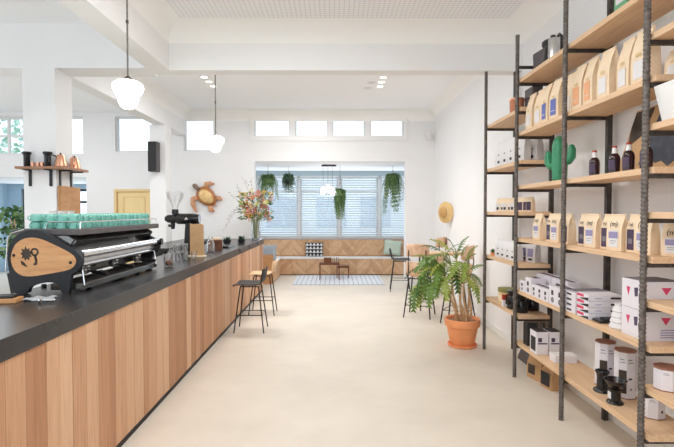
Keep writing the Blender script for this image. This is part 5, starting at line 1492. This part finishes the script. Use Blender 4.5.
# ---- S[1]: cartons
def make_carton(w, d, h, front):
    def mk():
        o = empty('white_carton')
        b = MB().box(-w / 2, -d / 2, 0, w / 2, d / 2, h).build('carton', M['card'], o, bevel=0.002)
        y = -d / 2
        if front == 'window':
            MB().box(-w * .18, y - .0008, h * .52, w * .12, y, h * .78).build('picture', M['ink'], b)
            MB().lathe([(0, 0), (h * .16, 0.0)], 16, T_(0, y - .0005, h * .26, rx=pi / 2), cap=False).build('round_print', M['greyink'], b)
            MB().box(-w * .5, -d * .2, h + .0001, w * .5, d * .2, h + .0008).build('top_print', M['plum'], b)
        elif front == 'flat':
            MB().box(-w * .3, y - .0008, h * .35, w * .15, y, h * .7).build('picture', M['ink'], b)
            MB().box(w / 2, -d * .42, h * .2, w / 2 + .0008, -d * .1, h * .8).build('end_picture', M['ink'], b)
        elif front == 'pink':
            MB().box(-w * .5, y - .0008, h * .45, w * .1, y, h * .9).build('pink_print', M['pink'], b)
            MB().prism([(-w * .3, h * .08), (w * .5, h * .08), (w * .5, h * .6), (w * .15, h * .42)], y - .0009, y - .0001).build('picture', M['ink'], b)
            MB().box(w / 2, d * .16, h * .3, w / 2 + .0008, d * .46, h * .62).build('end_picture', M['ink'], b)
            MB().box(w / 2, -d * .3, h * .4, w / 2 + .0008, -d * .1, h * .5).build('end_lines', M['purple'], b)
        elif front == 'dripper':
            v = MB().add([(-w * .30, y - .001, h * .72), (-w * .14, y - .001, h * .72), (-w * .22, y - .001, h * .40)], [(0, 1, 2)]); v.build('pink_triangle', M['pink'], b)
            MB().prism([(w * .02, h * .72), (w * .18, h * .76), (w * .16, h * .45), (w * .05, h * .42)], y - .001, y - .0001).build('picture', M['plum'], b)
            MB().prism([(w * .20, h * .52), (w * .34, h * .55), (w * .32, h * .22), (w * .22, h * .2)], y - .001, y - .0001).build('picture', M['ink'], b)
            x = w / 2 + .001
            MB().add([(x, -d * .1, h * .8), (x, d * .18, h * .8), (x, d * .04, h * .55)], [(0, 1, 2)]).build('end_triangle', M['pink'], b)
            l = MB()
            for z in (.12, .2, .28, .36): l.box(x - .001, -d * .1, h * z, x, d * .4, h * (z + .035))
            l.build('end_lines', M['purple'], b)
            MB().box(-w / 2, -d / 2, h + .0001, w / 2, d / 2, h + .001).build('top_print', M['greyink'], b)
        elif front == 'coffee':
            MB().box(-w * .5, -d * .5, h + .0001, w * .5, d * .5, h + .001).build('top_print', M['ink'], b)
            x = -w / 2
            MB().box(x - .0008, -d * .36, h * .12, x, d * .36, h * .74).build('picture', M['ink'], b)
            MB().box(-w * .4, y - .0008, h * .46, w * .4, y, h * .52).build('print_band', M['plum'], b)
            MB().box(-w * .36, y - .0008, h * .56, -w * .05, y, h * .74).build('print_block', M['plum'], b)
        elif front == 'tinbox':
            pass
        return o
    return mk
cart = [(1.81, 4.48, 'ca', (0.10, 0.10, 0.105)), (1.83, 4.345, 'cb', (0.11, 0.14, 0.15)), (1.81, 4.215, 'ca', (0.10, 0.10, 0.105)), (1.81, 4.10, 'ca', (0.10, 0.10, 0.105)), (1.81, 3.985, 'ca', (0.10, 0.10, 0.105)), (1.83, 3.855, 'cb', (0.11, 0.14, 0.15)), (1.83, 3.73, 'cb', (0.11, 0.14, 0.15))]
for k, (x, y, key, dm) in enumerate(cart):
    place(key, make_carton(*dm, 'window'), (x, y, S[1]), ROT + 0.06, '%s white printed carton, %s from the far end of the knee high row' % ('low square' if key == 'ca' else 'tall', ORD[k]), 'carton', 'white cartons on the knee high board')
for k, y in enumerate((4.42, 4.10)):
    place('cc', make_carton(0.30, 0.11, 0.165, 'window'), (1.985, y, S[1]), ROT, 'long white carton at the back of the knee high row, %s one' % ['farther', 'nearer'][k], 'carton', 'long cartons behind')
for k in range(4):
    place('cf', make_carton(0.16, 0.26, 0.038, 'flat'), (1.89, 3.565, S[1] + k * 0.0385), ROT, 'flat white carton, %s from the bottom of the farther flat stack' % ORD[k], 'carton', 'flat cartons in the farther stack')
lidb = MB().box(-0.10, -0.12, 0, 0.10, 0.11, 0.008)
tag(lidb.build('grey_tray', M['greyink'], bevel=0.002, loc=(1.92, 3.55, S[1] + 0.156), rot=(0, 0, ROT + 0.1)), 'thin grey tray lying on top of the farther flat stack', 'tray')
for k in range(4):
    place('cp', make_carton(0.155, 0.235, 0.042, 'pink'), (1.875, 3.375 + 0.002 * (k % 2), S[1] + k * 0.0435), ROT, 'flat white carton with a pink print, %s from the bottom of the nearer flat stack' % ORD[k], 'carton', 'pink printed cartons in the nearer stack')
bs = thing('black_scale', 'flat black kitchen scale in front of the pink printed flat stack', 'scale', (1.89, 3.24, S[1]), ROT)
MB().box(-0.05, -0.11, 0, 0.05, 0.11, 0.018).build('body', M['blackp'], bs, bevel=0.004)
MB().box(-0.042, -0.06, 0.018, 0.042, 0.10, 0.026).build('plate', M['blackm'], bs, bevel=0.003)
fs_ = thing('filter_stack', 'pale ribbed stack of drippers between black scale and pink triangle cartons', 'dripper', (1.85, 3.075, S[1]))
pf_ = [(0.066, 0.0)]
for k in range(4): pf_ += [(0.070 - k * .006, 0.008 + k * .034), (0.058 - k * .006, 0.036 + k * .034)]
pf_ += [(0.034, 0.142), (0.040, 0.158), (0, 0.160)]
MB().lathe(pf_, 24).build('body', M['wbag'], fs_, smooth=True)
for k in range(2):
    place('cd', make_carton(0.22, 0.22, 0.172, 'dripper'), (1.90, 2.855, S[1] + k * 0.1735), ROT + 0.04, 'white dripper carton with a pink triangle, %s of the near pair' % ['lower', 'upper'][k], 'carton', 'pink triangle cartons')

# ---- S[0]: bottom board
bt = thing('black_tin', 'tall black tin at the far end of the bottom board', 'tin', (1.84, 4.47, S[0]))
MB().box(-0.05, -0.05, 0, 0.05, 0.05, 0.20).build('body', M['blackm'], bt, bevel=0.006)
MB().box(-0.045, -0.045, 0.2, 0.045, 0.045, 0.215).build('lid', M['black'], bt, bevel=0.003)
wk = thing('white_mug', 'small white mug behind the black tin on the bottom board', 'mug', (1.96, 4.52, S[0]))
MB().lathe([(0.035, 0), (0.04, 0.09), (0.037, 0.09), (0.033, 0.006), (0, 0.006)], 18).build('body', M['porc'], wk, smooth=True)
MB().tube([(-0.038, 0, 0.07), (-0.06, 0, 0.065), (-0.058, 0, 0.03), (-0.036, 0, 0.022)], 0.005, 6).build('handle', M['porc'], wk, smooth=True)
for k, x in enumerate((1.815, 1.93)):
    place('ck', make_carton(0.105, 0.14, 0.20, 'coffee'), (x, 4.22, S[0]), 0.0, 'white carton with black top and plum print, %s of the pair on the bottom board' % ['left', 'right'][k], 'carton', 'black topped cartons')
wb_ = thing('plain_white_box', 'plain low white box in the middle of the bottom board', 'box', (1.91, 3.97, S[0]), 0.0)
MB().box(-0.09, -0.055, 0, 0.09, 0.055, 0.062).build('box', M['card'], wb_, bevel=0.002)
MB().box(-0.092, -0.057, 0.042, 0.092, 0.057, 0.064).build('lid', M['white'], wb_, bevel=0.002)
def hexpost(r, z0, z1, n=8, m=None):
    return (m or MB()).lathe([(r, z0), (r, z1)], n, Matrix.Rotation(pi / 8, 4, 'Z'))
def make_tin(h, full=True):
    def mk():
        o = empty('octagonal_tin'); r = 0.068
        b = hexpost(r, 0.006, h).build('body', M['card'], o)
        hexpost(r * 1.01, 0, 0.006).build('base_rim', M['tinlid'], o)
        hexpost(r * 1.02, h, h + 0.010).build('lid', M['tinlid'], o)
        a = r * cos(pi / 8)
        def face(rz, x0, x1, z0, z1, m_, nm):
            MB().box(x0, -a - .0008, z0, x1, -a - .0001, z1, Matrix.Rotation(rz, 4, 'Z')).build(nm, m_, b)
        for rz in (0.0, -pi / 4):
            face(rz, -0.018, 0.008, h * .84, h * .86, M['greyink'], 'print_lines'); face(rz, -0.018, 0.016, h * .78, h * .795, M['greyink'], 'print_lines')
        if full:
            face(-pi / 4, -0.024, 0.024, h * .12, h * .62, M['brownprint'], 'picture')
            face(0.0, -0.016, 0.008, h * .42, h * .46, M['plum'], 'print_block')
            face(0.0, -0.004, 0.006, h * .2, h * .235, M['ink'], 'print_mark')
            face(pi / 4, -0.004, 0.006, h * .2, h * .235, M['ink'], 'print_mark')
        else:
            face(0.0, -0.004, 0.008, h * .3, h * .42, M['ink'], 'print_mark')
        return o
    return mk
place('tin', make_tin(0.31), (1.955, 3.43, S[0]), 0.1, 'tall white octagonal tin, farther of two on the bottom board', 'tin')
place('tin', None, (1.97, 3.215, S[0]), 0.0, 'tall white octagonal tin, nearer of two on the bottom board', 'tin')
place('tins', make_tin(0.135, False), (1.95, 2.90, S[0]), 0.2, 'short white octagonal tin on the bottom board behind the near steel bar', 'tin')
place('tins2', make_tin(0.118, False), (1.86, 2.655, F[0]), 0.2, 'short white octagonal tin with red brown lid on the low near board', 'tin')
sp1 = thing('black_dripper_stand', 'black spool shaped dripper stand before the farther octagonal tin', 'dripper', (1.865, 3.305, S[0]))
MB().lathe([(0.055, 0), (0.058, 0.006), (0.054, 0.016), (0.036, 0.026), (0.034, 0.10), (0.040, 0.128), (0.046, 0.134), (0.046, 0.146), (0.036, 0.148), (0.03, 0.12), (0, 0.118)], 24).build('body', M['blackp'], sp1, smooth=True)
sp2 = thing('black_cone_dripper', 'black cone dripper with a spout on a stand before the nearer octagonal tin', 'dripper', (1.835, 3.10, S[0]), ROT)
MB().lathe([(0.050, 0), (0.052, 0.006), (0.046, 0.014), (0.034, 0.022), (0.033, 0.085), (0.04, 0.095)], 24).build('stand', M['blackp'], sp2, smooth=True)
c = MB().lathe([(0.030, 0.095), (0.040, 0.10), (0.066, 0.148), (0.072, 0.155), (0.066, 0.155), (0.036, 0.108), (0, 0.102)], 26).build('cone', M['blackp'], sp2, smooth=True)
MB().prism([(0.05, 0.135), (0.105, 0.140), (0.05, 0.156)], -0.012, 0.012).build('lip', M['blackp'], c, bevel=0.003)
MB().box(-0.022, -0.0365, 0.03, 0.014, -0.0345, 0.075).build('label', M['wbag'], sp2)

# ---- on the floor under the far end, and the white planter high at the near end
fb = thing('kraft_sack', 'brown paper sack of coffee on the floor under the shelving', 'sack', (1.95, 4.53, 0), ROT + 0.3)
bag_mesh(0.20, 0.11, 0.26).build('pouch', M['kraftd'], fb, smooth=True)
MB().box(-0.07, -0.068, 0.05, 0.02, -0.0655, 0.14).build('label', M['brownprint'], fb)
fb2 = thing('dark_sack', 'dark printed paper sack leaning by the brown sack on the floor', 'sack', (1.96, 4.30, 0), ROT + 0.2)
bag_mesh(0.16, 0.10, 0.22).build('pouch', M['kraftd'], fb2, smooth=True)
MB().box(-0.06, -0.062, 0.03, 0.06, -0.0595, 0.15).build('label', M['ink'], fb2)
gbd = thing('grey_board', 'dark grey board leaning on the wall beneath the far low board', 'board', (2.0, 4.94, 0), ROT)
MB().prism([(-0.27, 0), (0.27, 0), (0.22, 0.48), (0.02, 0.53)], 0.0, 0.012, Matrix.Rotation(R(-8), 4, 'X')).build('panel', M['greybox'], gbd)
wpl = thing('white_planter', 'white tapered planter at the near upper right of the shelving', 'planter', (1.862, 2.56, F[3]))
def sq(r, z): return [(-r, -r, z), (r, -r, z), (r, r, z), (-r, r, z)]
m = MB(); v = sq(0.07, 0) + sq(0.10, 0.20) + sq(0.092, 0.20) + sq(0.064, 0.012); f = [(3, 2, 1, 0)]
for i in range(3):
    for k in range(4): f.append((i * 4 + k, i * 4 + (k + 1) % 4, (i + 1) * 4 + (k + 1) % 4, (i + 1) * 4 + k))
f.append((12, 13, 14, 15)); m.add(v, f).build('planter', M['porc'], wpl, bevel=0.003)
MB().box(-0.088, -0.088, 0.17, 0.088, 0.088, 0.18).build('soil', M['soil'], wpl)
